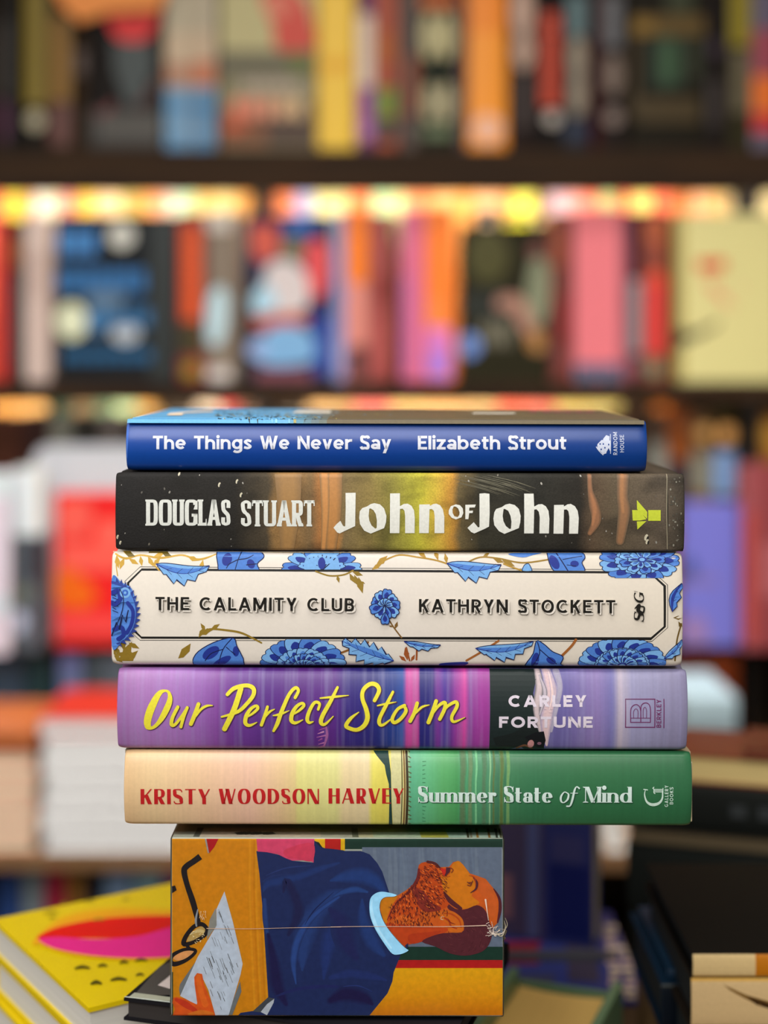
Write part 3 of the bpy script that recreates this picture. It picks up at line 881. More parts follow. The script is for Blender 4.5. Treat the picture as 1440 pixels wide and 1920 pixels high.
for (x, y, a, l) in ((214, 1212, 60, 22), (222, 1240, -110, 30), (226, 1240, -60, 42), (235, 1240, -40, 30), (215, 1226, 10, 30), (240, 1205, 30, 24), (245, 1232, 170, 26), (232, 1222, -100, 26), (218, 1240, -30, 30), (212, 1230, 40, 22)):
    branch([(x, y)] * 2, .1, '#8f7428', [(x, y, a, l)])
art.poly([(224, 1226), (240, 1218), (252, 1230), (248, 1241), (226, 1241)], '#8f7428')
branch([(640, 1225), (660, 1217), (690, 1205)], 4, '#8a5a28', [(672, 1212, 60, 28)]); branch([(680, 1238), (690, 1240)], 2, '#9c6230')
branch([(727, 1158), (738, 1176), (753, 1196)], 2.6, '#7c5a28', [(740, 1180, -70, 16), (737, 1176, 200, 9)])
branch([(762, 1215), (768, 1240)], 3, '#9c5428', [(764, 1240, -100, 26), (762, 1242, -140, 18), (770, 1242, -60, 16)]); branch([(782, 1212), (781, 1238)], 3.5, '#9c5428')
branch([(875, 1240), (905, 1222), (935, 1202)], 4, '#a0602c'); branch([(1055, 1230), (1072, 1212), (1080, 1200)], 5, '#a0602c')
branch([(1267, 1240), (1270, 1200), (1278, 1170)], 3, '#6c5420', [(1262, 1158, 0, 20), (1272, 1165, 60, 18)])
branch([(945, 1058), (960, 1064), (978, 1070)], 3, '#b08a35')
# blue blooms
top = (300, 1036.5, 1275, YT); bot = (300, YB, 1275, 1252)
def bloom(pts, clip, veins):
    art.clip = clip
    P = catmull(pts, 4, True); art.poly(P, BL)
    for (x, y, rx, ry, r_) in veins: art.ell(x, y, rx, ry, DB, r_)
    art.line(P + [P[0]], 1.8, OUT, False)
    art.clip = None
bloom([(410, 1030), (408, 1060), (412, 1072), (435, 1075), (465, 1075), (486, 1072), (482, 1058), (494, 1046), (490, 1038), (470, 1030)], top, [(425, 1050, 9, 12, 20), (470, 1058, 9, 7, 60)])
for P in ([(452, 1036), (446, 1050), (440, 1070)], [(446, 1050), (430, 1058), (424, 1066)], [(446, 1050), (462, 1048), (474, 1042)], [(462, 1060), (480, 1058)]): art.line(P, [2, 1.8, 1.4][:len(P)], OUT)
flower(603, 1070, 76, 44, 6, 188, 352, 34, (515, 1036.5, 700, YT))
art.clip = (515, 1036.5, 700, YT); art.smooth([(575, 1072), (572, 1050), (585, 1038), (610, 1036), (630, 1042), (636, 1060), (632, 1074)], LB)
for i in range(7): art.line([(604, 1070), (580 + i * 8, 1042 + abs(i - 3) * 2)], 2, OUT, False)
art.ell(603, 1057, 7, 11, DB); art.clip = None
leaf((292, 1058), (392, 1062), 32, LB, BL, 5, .16, 1)
leaf((838, 1057), (940, 1060), 32, LB, BL, 5, .12, 1)
bloom([(1033, 1030), (1029, 1050), (1040, 1072), (1060, 1075), (1096, 1072), (1092, 1056), (1098, 1046), (1088, 1036)], (1020, 1036.5, 1110, 1070.5), [(1040, 1055, 8, 14, -30), (1078, 1058, 8, 6, 0)])
art.line([(1044, 1038), (1056, 1056), (1066, 1072)], 2, OUT); art.line([(1056, 1050), (1078, 1046), (1092, 1044)], 1.4, OUT); art.line([(1064, 1060), (1080, 1062)], 1.4, OUT)
art.smooth([(979, 1070), (984, 1060), (992, 1058), (998, 1070)], LB); art.line([(979, 1070), (984, 1060), (992, 1058), (998, 1070)], 1.4, OUT)
art.smooth([(954, 1040), (980, 1046), (1000, 1042), (1018, 1038), (1000, 1036)], BL)
flower(1200, 1052, 76, 42, 11, 0, 327, 40, (1124, 1036.5, 1278, 1084)); flower(1205, 1050, 44, 26, 9, 0, 320, 22, (1124, 1036.5, 1278, 1084))
# lower row
bloom([(368, 1252), (366, 1228), (398, 1206), (436, 1196), (444, 1212), (452, 1228), (456, 1240), (448, 1254)], (360, 1194, 460, 1252), [(395, 1225, 18, 10, -35), (415, 1242, 20, 7, -30), (442, 1222, 6, 10, 0)])
for P in ([(436, 1196), (418, 1218), (408, 1250)], [(418, 1218), (396, 1226), (384, 1240)], [(424, 1214), (440, 1228)]): art.line(P, 1.8, OUT)
flower(568, 1250, 82, 56, 8, 180, 360, 42, (485, 1199, 650, 1250)); flower(570, 1256, 40, 30, 9, 190, 350, 16, (485, 1199, 650, 1250))
leaf((738, 1240), (642, 1202), 34, LB, BL, 6, -.05, 2); leaf((758, 1203), (826, 1210), 14, LB, BL, 4, .08, 1)
art.smooth([(825, 1246), (850, 1243), (878, 1243), (866, 1252), (830, 1252)], DB)
leaf((892, 1216), (1000, 1203), 28, LB, BL, 6, .12, 1)
bloom([(988, 1254), (1000, 1226), (1006, 1202), (1020, 1208), (1036, 1222), (1056, 1232), (1052, 1246), (1056, 1254)], (980, 1200, 1062, 1251), [(1004, 1240, 7, 16, 10), (1034, 1240, 10, 6, 30)])
for P in ([(1008, 1204), (1012, 1226), (1000, 1250)], [(1012, 1218), (1030, 1234), (1044, 1246)]): art.line(P, 1.8, OUT)
flower(1168, 1248, 84, 54, 9, 178, 362, 42, (1080, 1200, 1250, 1250)); flower(1168, 1250, 48, 34, 9, 180, 360, 20, (1080, 1200, 1250, 1250))
# blue thistle at the left end
art.smooth([(209, 1086), (228, 1092), (246, 1102), (254, 1122), (257, 1146), (254, 1172), (244, 1192), (228, 1204), (209, 1212)], BL)
for i in range(16):
    t = i / 15; a = R(-75 + 150 * t); x, y = 209 + 46 * math.cos(a), 1149 + 58 * math.sin(a)
    a2 = a - .5; art.poly([(x - 4 * math.sin(a), y + 6 * math.cos(a)), (x + 11 * math.cos(a2), y + 11 * math.sin(a2)), (x + 4 * math.sin(a), y - 6 * math.cos(a))], '#2d3f8e')
for P, w in (([(210, 1112), (222, 1108), (226, 1122), (216, 1132), (209, 1130)], 9), ([(214, 1180), (228, 1176), (232, 1190), (222, 1198)], 8), ([(240, 1130), (250, 1146), (247, 1170), (238, 1186)], 7)): art.line(P, w, DB)
art.line([(210, 1092), (226, 1096), (240, 1106)], 5, '#34489a')
art.ell(235, 1111, 10, 10, LB); art.ell(235, 1111, 6, 6, '#3a66c0'); art.ell(235, 1111, 2.5, 2.5, LB)
art.line([(209, 1192), (219, 1166), (224, 1180), (230, 1152), (236, 1166), (241, 1144)], 2, OUT, False); art.line([(225, 1104), (232, 1122), (228, 1150), (214, 1180)], 1.6, OUT)
for i in range(6): art.line([(211, 1114 + i * 6), (218 + i % 2 * 4, 1118 + i * 6)], 1.2, OUT, False)
# right end bits
leaf((1260, 1146), (1279, 1094), 18, BL, DB, 3, -.1, 1); leaf((1246, 1236), (1279, 1200), 16, LB, BL, 3, .1, 1)
# small bloom between the two names
for i in range(9): petal(722, 1134, -160 + i * 40, 3, 26 + (i % 3) * 2, 18, LB if i % 2 else BL)
for i in range(5): petal(722, 1136, -150 + i * 34, 1, 15, 9, LB, BL)
petal(722, 1148, 90, 1, 22, 16)
art.rect(208, 1036, 1281, 1037.2, '#cdbf9e')
T1 = Ink(); T2 = Ink()
gf = Style(v=.2, h=.17, wf=.98, xh=.7)
CRM = '#e3dcd2'
for Tn, s, x0, x1, yb, yb2 in ((T1, 'THE CALAMITY CLUB', 292, 666, 1143.0, 1145.5), (T2, 'KATHRYN STOCKETT', 785.5, 1155, 1147.0, 1149)):
    text(Tn, s, gf, x0 + 3.4, x1 + 1.2, yb + 3.2, 24.5, '#5a544a', grow=.035, yb2=yb2 + 3.2, want=.2)
    text(Tn, s, gf, x0 + 3.4, x1 + 1.2, yb + 3.2, 24.5, CRM, grow=-.05, yb2=yb2 + 3.2, want=.2)
    text(Tn, s, gf, x0, x1 - 2, yb, 24.5, CRM, grow=.07, yb2=yb2, want=.2)
    text(Tn, s, gf, x0, x1 - 2, yb, 24.5, '#17140f', yb2=yb2, want=.2)
T3 = Ink(); gx = Style(v=.24, h=.08, wf=.95, serif=.06, sh=.05, slant=.25)
text(T3, 'S', gx, 1166, 1150, 1207, 19, '#17140f', 90); text(T3, 'G', gx, 1132, 1112, 1207, 19, '#17140f', 90)
T3.line([(1190, 1140), (1198, 1134), (1196, 1144), (1205, 1148), (1207, 1138), (1199, 1136)], [2, 6, 7, 4, 3, 2], '#17140f'); T3.ell(1200, 1150, 4, 4, '#17140f')
M_cal = ramp_mat('cream_jacket', [(208, '#e6ded2'), (700, '#e2dad0'), (1281, '#e0d6c6')], 744.5, grain=.02, rough=.38)
hardcover('cream hardcover with blue flowers round a black frame, third in the sharp pile', 208, 1281, 1036.5, 1251, M_cal, art,
          [('title', T1, 'black shadowed lettering of the title'), ('author_name', T2, 'black shadowed lettering of the author name'), ('publisher_mark', T3, 'black sideways initials')], rt=.0022, rb=.0024, bulge=.0022)

# ================= Our Perfect Storm =================
art = Ink()
art.poly([(919, 1254), (1003, 1254), (1006, 1275), (1000, 1300), (1005, 1330), (1012, 1352), (1008, 1372), (1020, 1392), (1022, 1408), (985, 1408), (975, 1402), (960, 1408), (918, 1412), (919, 1330)], '#1e2a2a')
art.poly([(925, 1385), (960, 1376), (990, 1360), (1006, 1350), (1014, 1376), (1010, 1395), (975, 1405), (930, 1400)], '#1a2222')
for P, w, c in (([(1008, 1256), (1012, 1290), (1006, 1330), (1016, 1380)], [10, 14, 12, 6], '#cbb9bd'), ([(1024, 1256), (1034, 1300), (1026, 1340), (1024, 1370), (1026, 1400)], [14, 22, 22, 16, 4], '#d8bcc0'), ([(1044, 1262), (1050, 1290), (1042, 1330), (1034, 1372)], [12, 10, 8, 4], '#a9a3b8'), ([(1012, 1268), (1022, 1300), (1012, 1340)], [2, 8, 3], '#bfb4c0'), ([(1030, 1262), (1036, 1300), (1030, 1330)], [3, 7, 3], '#e7ccca')):
    art.soft(P, w, c, '#9a92b4' if P[0][0] > 1015 else '#4c5058', k=6)
art.poly([(984, 1384), (1004, 1374), (1020, 1372), (1024, 1390), (1020, 1406), (1008, 1404)], '#15181c')
art.ell(996, 1397, 6, 8, '#c08888', 10); art.ell(1012, 1396, 4, 3, '#7a5868'); art.line([(970, 1406), (985, 1400), (1000, 1408)], 4, '#6c4834')
for i in range(6): art.line([(594 + rnd.uniform(-2, 4), 1370 + i * 7), (608 + rnd.uniform(-6, 4), 1366 + i * 7)], [1, 3.4], rnd.choice(['#b06aa6', '#9a5098', '#c488b4']), False)
art.line([(611, 1362), (613, 1380), (607, 1402)], [3, 5, 3], '#a0609c')
T1 = Ink(); YE, SH = '#e6dc3c', '#4a2a50'
A = (250, 1270, .2222); Bx = (560, 1270, .2222)
def br(P, W, o):
    q = off(P, *o); w = [x * .2222 for x in W]
    strokes.append((q, w))
strokes = []
br([(375, 250), (330, 340), (322, 400), (350, 400), (400, 340), (455, 255)], [28, 30, 32, 26, 24, 22], A); br([(455, 255), (425, 330), (400, 420)], [26, 28, 26], A)
br([(550, 225), (520, 310), (485, 395)], [32, 36, 34], A); br([(525, 330), (570, 270), (620, 240), (668, 237)], [16, 22, 20, 8], A)
br([(905, 100), (850, 270), (768, 438)], [44, 46, 42], A); br([(793, 145), (850, 95), (950, 72), (1010, 95), (1012, 150), (960, 220), (880, 290), (745, 333)], [30, 34, 32, 36, 34, 32, 28, 16], A)
E_ = [(968, 330), (1012, 300), (1050, 262), (1038, 240), (995, 262), (955, 320), (945, 385), (980, 407), (1042, 380)]; EW = [14, 22, 26, 24, 28, 34, 34, 26, 8]
br(E_, EW, A)
br([(1132, 248), (1110, 320), (1080, 403)], [24, 28, 28], A); br([(1110, 335), (1150, 290), (1192, 268)], [18, 20, 7], A)
br([(1365, 172), (1392, 115), (1365, 92), (1312, 150), (1250, 290), (1215, 390), (1182, 455)], [26, 26, 28, 30, 34, 34, 22], A); br([(1180, 322), (1240, 310), (1315, 280)], [10, 22, 6], A)
br([(x + 388, y - 22) for x, y in E_], EW, A)
br([(165, 270), (176, 222), (135, 212), (92, 280), (72, 350), (88, 382), (122, 374)], [22, 24, 26, 30, 32, 26, 10], Bx)
br([(327, 88), (270, 200), (203, 320), (188, 382), (222, 396), (292, 328)], [22, 32, 36, 34, 24, 8], Bx); br([(182, 176), (300, 165), (420, 153)], [12, 20, 6], Bx)
br([(640, 195), (678, 115), (655, 68), (600, 62), (545, 110), (538, 180), (570, 270), (580, 345), (550, 410), (490, 445), (425, 430), (400, 405), (440, 345), (507, 293)], [30, 34, 36, 34, 34, 34, 38, 40, 38, 34, 34, 34, 28, 8], Bx)
br([(795, 125), (740, 230), (685, 340), (682, 392), (712, 402), (775, 355)], [22, 30, 32, 32, 24, 12], Bx); br([(665, 238), (740, 222), (822, 207)], [12, 18, 6], Bx)
br([(893, 238), (835, 268), (790, 345), (806, 382), (858, 352), (905, 285), (890, 240)], [30, 26, 30, 30, 30, 30, 24], Bx)
br([(1000, 218), (975, 300), (940, 370)], [30, 32, 32], Bx); br([(978, 310), (1040, 250), (1102, 232)], [16, 20, 7], Bx)
br([(1160, 200), (1130, 290), (1095, 380)], [32, 34, 34], Bx); br([(1130, 310), (1180, 240), (1232, 212), (1232, 262), (1190, 352)], [14, 24, 30, 32, 30], Bx)
br([(1200, 310), (1260, 240), (1325, 207), (1335, 245), (1292, 330), (1310, 375), (1402, 338)], [14, 24, 28, 30, 28, 24, 6], Bx)
for q, w in strokes: T1.line([(x + 1.0, y + 1.2) for x, y in q], [v + 1.8 for v in w], SH)
Oo = off([(250, 105), (300, 115), (328, 170), (320, 240), (270, 340), (210, 410), (160, 442), (110, 440), (90, 400), (92, 340), (120, 250), (170, 160), (210, 118)], *A)
Oi = off([(270, 125), (290, 145), (285, 190), (255, 260), (200, 370), (155, 415), (147, 390), (160, 330), (190, 250), (235, 150)], *A)
T1.poly([(x + 1.2, y + 1.2) for x, y in catmull(Oo, 4, True)], SH, [catmull(Oi, 4, True)])
T1.poly(catmull(Oo, 4, True), YE, [catmull(Oi, 4, True)])
for q, w in strokes: T1.line(q, w, YE)
T2 = Ink(); gb = Style(v=.26, h=.24, wf=.92)
text(T2, 'CARLEY', gb, 953.5, 1100, 1325.4, 21.5, '#dcd2e0', want=.24); text(T2, 'FORTUNE', gb, 935.8, 1111.5, 1365, 21.5, '#dcd2e0', want=.22)
T3 = Ink(); MG = '#6c2a5c'
T3.line([(1173, 1311), (1228, 1311), (1228, 1364), (1173, 1364)], 1.8, MG, False, True)
T3.line([(1182.5, 1354.5), (1219.5, 1354.5)], 1.6, MG, False); T3.line([(1182.5, 1346.5), (1219.5, 1346.5)], 1.2, MG, False)
T3.line([(1219.5, 1354.5), (1219.5, 1330), (1216, 1320), (1209, 1318), (1203, 1322), (1201.5, 1330), (1201.5, 1354)], 1.6, MG)
T3.line([(1201.5, 1334), (1199, 1325), (1193, 1321), (1186, 1324), (1182.5, 1332), (1182.5, 1354.5)], 1.6, MG)
T3.line([(1212, 1346), (1212, 1331), (1209, 1326), (1206, 1331), (1206, 1346)], 1.1, MG); T3.line([(1196, 1346), (1196, 1333), (1192, 1329), (1188, 1334), (1188, 1346)], 1.1, MG)
text(T3, 'BERKLEY', Style(v=.18, h=.17, wf=.95), 1364.5, 1311.5, 1239.8, 8.8, MG, 90, want=.2); T3.line([(1245, 1311), (1245, 1365)], 1.6, MG, False)
M_storm = ramp_mat('purple_painted_jacket', [(219, '#9a6ba6'), (260, '#a574b4'), (330, '#a270b8'), (380, '#9462b0'), (405, '#83499c'), (440, '#6d3b93'), (500, '#5c3188'), (560, '#5d2d84'), (625, '#5a2c84'), (650, '#3a2b7c'), (700, '#2b2a76'), (742, '#28408a'), (757, '#2850a0'), (763, '#c04c9a'), (783, '#cc4c9c'), (787, '#2a2a76'), (812, '#302c7a'), (820, '#7c3c98'), (834, '#4c3494'), (846, '#6c3894'), (862, '#a8409c'), (872, '#cc4ca0'), (879, '#8c3e98'), (900, '#a03f9c'), (917, '#983a92'), (921, '#5c5a8c'), (1060, '#6a62a0'), (1120, '#8a78b0'), (1150, '#7270ac'), (1162, '#bcb0c0'), (1185, '#9896ba'), (1290, '#8580a0')],
                   754.5, warp=.0006, wscale=(30, 1, 60), streak=.07, grain=.03, rough=.36, patch=[('#9a9ac4', .25, (300, 1, 10))])
hardcover('purple and blue painted hardcover with yellow brush lettering, fourth in the sharp pile', 219, 1290, 1257, 1409.5, M_storm, art,
          [('title', T1, 'yellow brush lettering of the title'), ('author_name', T2, 'pale lettering of the author name'), ('publisher_mark', T3, 'maroon boxed letter with sideways word')], rt=.0024, rb=.0024, bulge=.0030)

# ================= Summer State of Mind =================
art = Ink()
art.poly([(700, 1410), (728, 1410), (733, 1450), (734, 1500), (736, 1552), (729, 1552), (730, 1500), (729, 1470), (724, 1452), (721, 1436), (712, 1426)], '#24403c')
art.poly([(733, 1410), (752, 1410), (753, 1552), (737, 1552), (734, 1480)], '#cfcb96')
art.line([(753, 1410), (754, 1480), (752, 1552)], 1.6, '#2c2c1c'); art.line([(757, 1410), (759, 1480), (757, 1552)], 3, '#7a5c34'); art.line([(762, 1410), (764, 1480), (762, 1552)], 4.5, '#3c3222')
for y in range(1412, 1550, 9): art.line([(766, y), (768 + rnd.uniform(0, 3), y + rnd.uniform(0, 3))], 2, '#5a5c3c', False)
for i in range(16):
    y = 1430 + i * 7.5; art.line([(792, y), (795 + rnd.uniform(0, 4), y + rnd.uniform(-2, 2))], 1.2, '#3c7c54', False)
for (x, w, c) in ((868, 12, '#5c7c58'), (882, 9, '#6a8a62'), (893, 5, '#78c08c'), (908, 9, '#547c5c'), (919, 4, '#86b98a'), (926, 5, '#5c7448'), (941, 9, '#5d7440'), (953, 7, '#6f9a60')):
    art.soft([(x, 1411), (x + 1, 1440), (x - 1, 1475), (x, 1552)], [w, w, w * .8, w], c, '#4c8c62', k=4, cap=False)
for P in ([(256, 1460), (262, 1430), (258, 1420)],): pass
T1 = Ink(); gk = Style(v=.24, h=.065, n=.085, wf=.82, sq=2.2)
RD = '#b81f22'
text(T1, 'KRISTY', gk, 263.5, 394, 1508.3, 29, RD, want=.14); text(T1, 'WOODSON', gk, 410, 598, 1507.8, 29, RD, want=.14); text(T1, 'HARVEY', gk, 616, 757, 1507, 29, RD, want=.14)
T2 = Ink(); gm = Style(v=.235, h=.05, n=.06, wf=.86, xh=.62, serif=.055, sh=.035); LT, SD = '#cfe3dd', '#1f4a34'
for (dx, dy, c) in ((1.4, 1.4, SD), (0, 0, LT)):
    text(T2, 'Summer', gm, 784 + dx, 930 + dx, 1505 + dy, 31, c, want=.08); text(T2, 'State', gm, 945 + dx, 1036 + dx, 1505 + dy, 31, c, want=.08)
    text(T2, 'Mind', gm, 1097 + dx, 1184.5 + dx, 1505 + dy, 30, c, want=.08)
    T2.line([(x + dx, y + dy) for x, y in [(1064, 1487), (1058, 1485), (1052, 1493), (1052, 1502), (1057, 1505), (1064, 1499), (1066, 1490), (1064, 1487)]], [2, 2, 3.6, 3.4, 2, 3.6, 3.2, 2], c)
    T2.line([(x + dx, y + dy) for x, y in [(1086, 1478), (1081, 1475), (1077, 1482), (1073, 1500), (1069, 1511), (1063, 1512)]], [3, 2, 3.6, 4, 3, 3], c); T2.line([(1070 + dx, 1487 + dy), (1083 + dx, 1487 + dy)], 1.3, c, False)
T3 = Ink(); LW = '#c9e0d4'
T3.line([(1210, 1481), (1208.5, 1490), (1212, 1502), (1219, 1508), (1228, 1509), (1237, 1505), (1242, 1496), (1242, 1484)], [1, 2.2, 3.4, 5.2, 5.8, 4.6, 3, 2], LW)
T3.line([(1207, 1480), (1214, 1481)], 1.8, LW, False); T3.line([(1243, 1478), (1243, 1488)], 1.4, LW, False)
for y in (1480, 1482.4, 1484.8): T3.line([(1227, y), (1242, y)], 1.3, LW, False)
T3.line([(1226, 1476), (1224, 1478), (1226, 1480), (1226, 1486), (1228, 1488)], 1.6, LW)
gy = Style(v=.18, h=.16, wf=.95)
text(T3, 'GALLERY', gy, 1513.5, 1472.5, 1253, 6.6, LW, 90, want=.25); text(T3, 'BOOKS', gy, 1508.5, 1476, 1262.3, 6.6, LW, 90, want=.25)
M_sum = ramp_mat('peach_and_green_jacket', [(232, '#dcb88a'), (290, '#e2c496'), (380, '#e2bd98'), (470, '#e3b9a0'), (530, '#dfc091'), (553, '#dcc68a'), (558, '#dad486'), (630, '#d8d48c'), (645, '#dfcb9c'), (690, '#deccA0'), (697, '#ded464'), (725, '#dccf5c'), (762, '#d2c98c'), (767, '#5cac88'), (800, '#62b482'), (830, '#5aa868'), (858, '#4c9a5c'), (866, '#4f9a6c'), (915, '#4c8c68'), (935, '#43785a'), (962, '#3c7852'), (1000, '#34704c'), (1100, '#316c45'), (1298, '#2d6642')],
                 765, warp=.0005, wscale=(30, 1, 50), streak=.05, grain=.03, rough=.34, patch=[])
hardcover('hardcover half peach with red lettering, half green, lowest of the five hardcovers', 232, 1298, 1412.5, 1552, M_sum, art,
          [('author_name', T1, 'red lettering of the author name'), ('title', T2, 'white serif lettering of the title'), ('publisher_mark', T3, 'white letter emblem with sideways words')], rt=.0026, rb=.0018, bulge=.0030, board=mat('#b8a888', .6))
# ------------------------------------------------------------------ the shrink-wrapped boxed set under the pile
bx0, bx1, by0, by1 = 321, 943.5, 1571.5, 1905
root, un = stack_root('boxed_set', bx0, bx1, by0, by1)
tag(root, 'film-wrapped boxed set painted with a bearded man in blue, at the pile foot', 'boxed set')
BL_, BT = (bx1 - bx0) / S0, (by1 - by0) / S0
BD = .155
bm = bmesh.new(); bm.loops.layers.float_color.new('ink')
box(bm, -BL_ / 2, BL_ / 2, 0, BD, -BT / 2, BT / 2, 0, bev=.0009)
art = Ink()
A = (300, 1540, .2361); Bq = (620, 1540, .2361)
art.clip = (bx0 + 1.5, by0 + 1.0, bx1 - 1, by1 - 1.5)
OC = '#c98516'
art.rect(300, 1560, 505, 1920, OC)
for i in range(9): art.line([(470 + i * 4, 1575), (474 + i * 4, 1700), (480 + i * 4, 1900)], [6, 14, 8], ['#cf8e1c', '#c9851a', '#c27e14'][i % 3], cap=False)
for i in range(0):
    x = rnd.uniform(325, 480); y = rnd.uniform(1580, 1760); art.line([(x, y), (x + 3, y + 50), (x + 2, y + 110)], [2, 9, 2], rnd.choice(['#c5800f', '#cc8b20', '#c88318']), cap=False)
# wall behind the man
art.rect(640, 1560, 960, 1592, '#1f3a30'); art.rect(679, 1588.5, 942, 1776, '#69768a')
for i in range(24):
    x = rnd.uniform(690, 935); art.line([(x, 1590), (x + 2, 1650), (x, 1700)], [3, 8, 3], rnd.choice(['#6c7a8e', '#667388', '#717e90']), cap=False)
art.line([(941, 1590), (942, 1776)], 1.2, '#8f98a4', False); art.rect(720, 1775, 960, 1802, '#1d3c31'); art.rect(720, 1800, 960, 1817, '#b42222')
ca_, cb_, cc_ = hexc('#dca816'), hexc('#d79914'), hexc('#c4740f')
for i in range(30):  # yellow to orange downwards: printed tone with shading baked into the gradient
    t = i / 29; y = 1815 + i * 3.1
    m_ = [(p + (q - p) * t * 2) if t < .5 else (q + (r - q) * (t * 2 - 1)) for p, q, r in zip(ca_, cb_, cc_)]
    art.rect(690, y, 960, y + 3.3, tuple(m_))
for i in range(0):
    x, y = rnd.uniform(760, 935), rnd.uniform(1822, 1880); art.line([(x, y), (x + 1, y + 15), (x, y + 30)], [2, 7, 2], rnd.choice(['#dfa91c', '#d99c12', '#d6980e']), cap=False)
# sweater
SW = '#23305f'
body = off([(765, 235), (850, 243), (960, 270), (1050, 312), (1220, 327), (1226, 150), (1290, 205), (1440, 222)], *A) + off([(110, 235), (240, 235), (310, 262), (370, 330), (410, 400), (440, 490), (467, 572), (420, 800), (560, 1050), (500, 1200), (490, 1270), (452, 1365), (305, 1545)], *Bq) + off([(1300, 1560), (600, 1560), (640, 1520), (740, 1505), (860, 1395), (840, 1080), (815, 700), (790, 420)], *A)
art.poly(body, SW)
for P, w, c in (([(815, 480), (900, 445), (1050, 430), (1150, 390)], [8, 40, 30, 6], '#28376c'), ([(820, 560), (850, 500), (950, 470), (1100, 440), (1260, 380), (1420, 330)], [6, 60, 70, 60, 50, 20], '#263a72'),
                ([(1130, 1180), (1140, 960), (1200, 780), (1330, 620), (1440, 560)], [20, 150, 170, 130, 60], '#294079'), ([(1080, 1290), (1060, 1100), (1110, 900), (1230, 740), (1420, 600)], [10, 50, 60, 40, 20], '#2e4b8c'),
                ([(1300, 1250), (1330, 1000), (1400, 850), (1500, 780)], [20, 120, 140, 60], '#263873'), ([(830, 620), (840, 800), (870, 1000)], [30, 40, 10], '#2a427c'),
                ([(860, 900), (900, 1100), (930, 1300), (1000, 1450)], [30, 90, 120, 40], '#211f4c'), ([(980, 560), (1010, 480), (1100, 700), (1020, 900)], [20, 60, 90, 30], '#232650'),
                ([(1150, 820), (1230, 700), (1380, 560)], [3, 8, 3], '#1b2350'), ([(890, 1400), (1100, 1330), (1350, 1310), (1500, 1330)], [6, 30, 30, 20], '#252b62'), ([(840, 430), (1000, 370), (1200, 350)], [4, 14, 4], '#2c3c74')):
    art.soft(off(P, *A), [v * .2361 for v in w], c, SW, k=7)
for P, w, c in (([(0, 470), (110, 440), (250, 430), (360, 480), (430, 560)], [20, 90, 130, 110, 40], '#26407c'), ([(20, 600), (100, 560), (200, 540), (290, 560)], [10, 40, 50, 20], '#2c4a88'),
                ([(250, 620), (260, 780), (330, 950), (420, 1060)], [20, 90, 120, 40], '#273f7a'), ([(0, 700), (80, 800), (120, 950), (200, 1080)], [40, 160, 160, 60], '#252a5c'),
                ([(0, 1240), (150, 1210), (320, 1230), (440, 1260)], [40, 70, 60, 20], '#26356e'), ([(0, 1420), (120, 1370), (260, 1400), (330, 1450)], [60, 130, 110, 30], '#211d4a'), ([(100, 1310), (220, 1305), (330, 1350)], [4, 10, 4], '#2d3c7a')):
    art.soft(off(P, *Bq), [v * .2361 for v in w], c, SW, k=7)
# coloured patches along the top
art.poly(off([(765, 125), (1226, 125), (1220, 327), (1180, 307), (1050, 311), (1000, 292), (940, 262), (850, 244), (775, 238)], *A), '#cf4a70')
art.smooth(off([(1000, 220), (1210, 170), (1212, 310), (1100, 300), (1000, 280)], *A), '#cc4260', 4)
art.poly(off([(1226, 125), (1312, 125), (1312, 213), (1290, 205), (1262, 165), (1228, 155)], *A), '#dcae1e'); art.poly(off([(1310, 125), (1440, 125), (1440, 222), (1310, 213)], *A), '#b52420')
art.poly(off([(0, 120), (78, 120), (80, 226), (0, 216)], *Bq), '#b52420'); art.poly(off([(80, 120), (113, 120), (113, 231), (80, 226)], *Bq), '#dcb41e')
art.poly(off([(1228, 158), (1262, 165), (1292, 208), (1270, 200)], *A), '#1d2a2c')
art.poly(off([(352, 120), (366, 120), (390, 250), (380, 252)], *A), '#9a9a98'); art.poly(off([(366, 120), (474, 120), (430, 205), (392, 252)], *A), '#ab1c24')
# glasses
BK = '#231f22'
art.smooth(off([(215, 950), (240, 900), (300, 845), (350, 835), (372, 870), (345, 925), (260, 945)], *A), '#b99c5c'); art.line(off([(230, 900), (300, 870), (350, 880), (330, 920)], *A), [2, 6, 5, 2], '#cdb880')
art.smooth(off([(100, 1080), (150, 1040), (240, 1025), (275, 1035), (240, 1070), (150, 1105)], *A), '#d99c62')
art.line(off([(320, 278), (270, 315), (212, 355), (192, 395), (215, 500), (262, 640), (305, 800)], *A), [12, 11, 11, 11, 10, 11, 9], BK, cap=False)
art.line(off([(372, 850), (330, 815), (270, 835), (210, 905), (188, 970), (240, 968), (310, 935), (362, 895)], *A), [7, 8, 8, 8, 9, 7, 7, 7], BK, closed=True)
art.line(off([(205, 975), (235, 1010)], *A), 6, BK); art.line(off([(280, 1022), (200, 1015), (110, 1055), (84, 1100), (110, 1132), (190, 1110), (260, 1062)], *A), [6, 6, 7, 8, 9, 7, 6], BK, closed=True)
art.poly(off([(80, 518), (120, 508), (133, 545), (80, 580)], *A), BK); art.line(off([(300, 700), (285, 780), (290, 830)], *A), [2, 4, 3], '#8f98a0')
art.rect(320, 1822, 324.5, 1905, '#2a3c26')
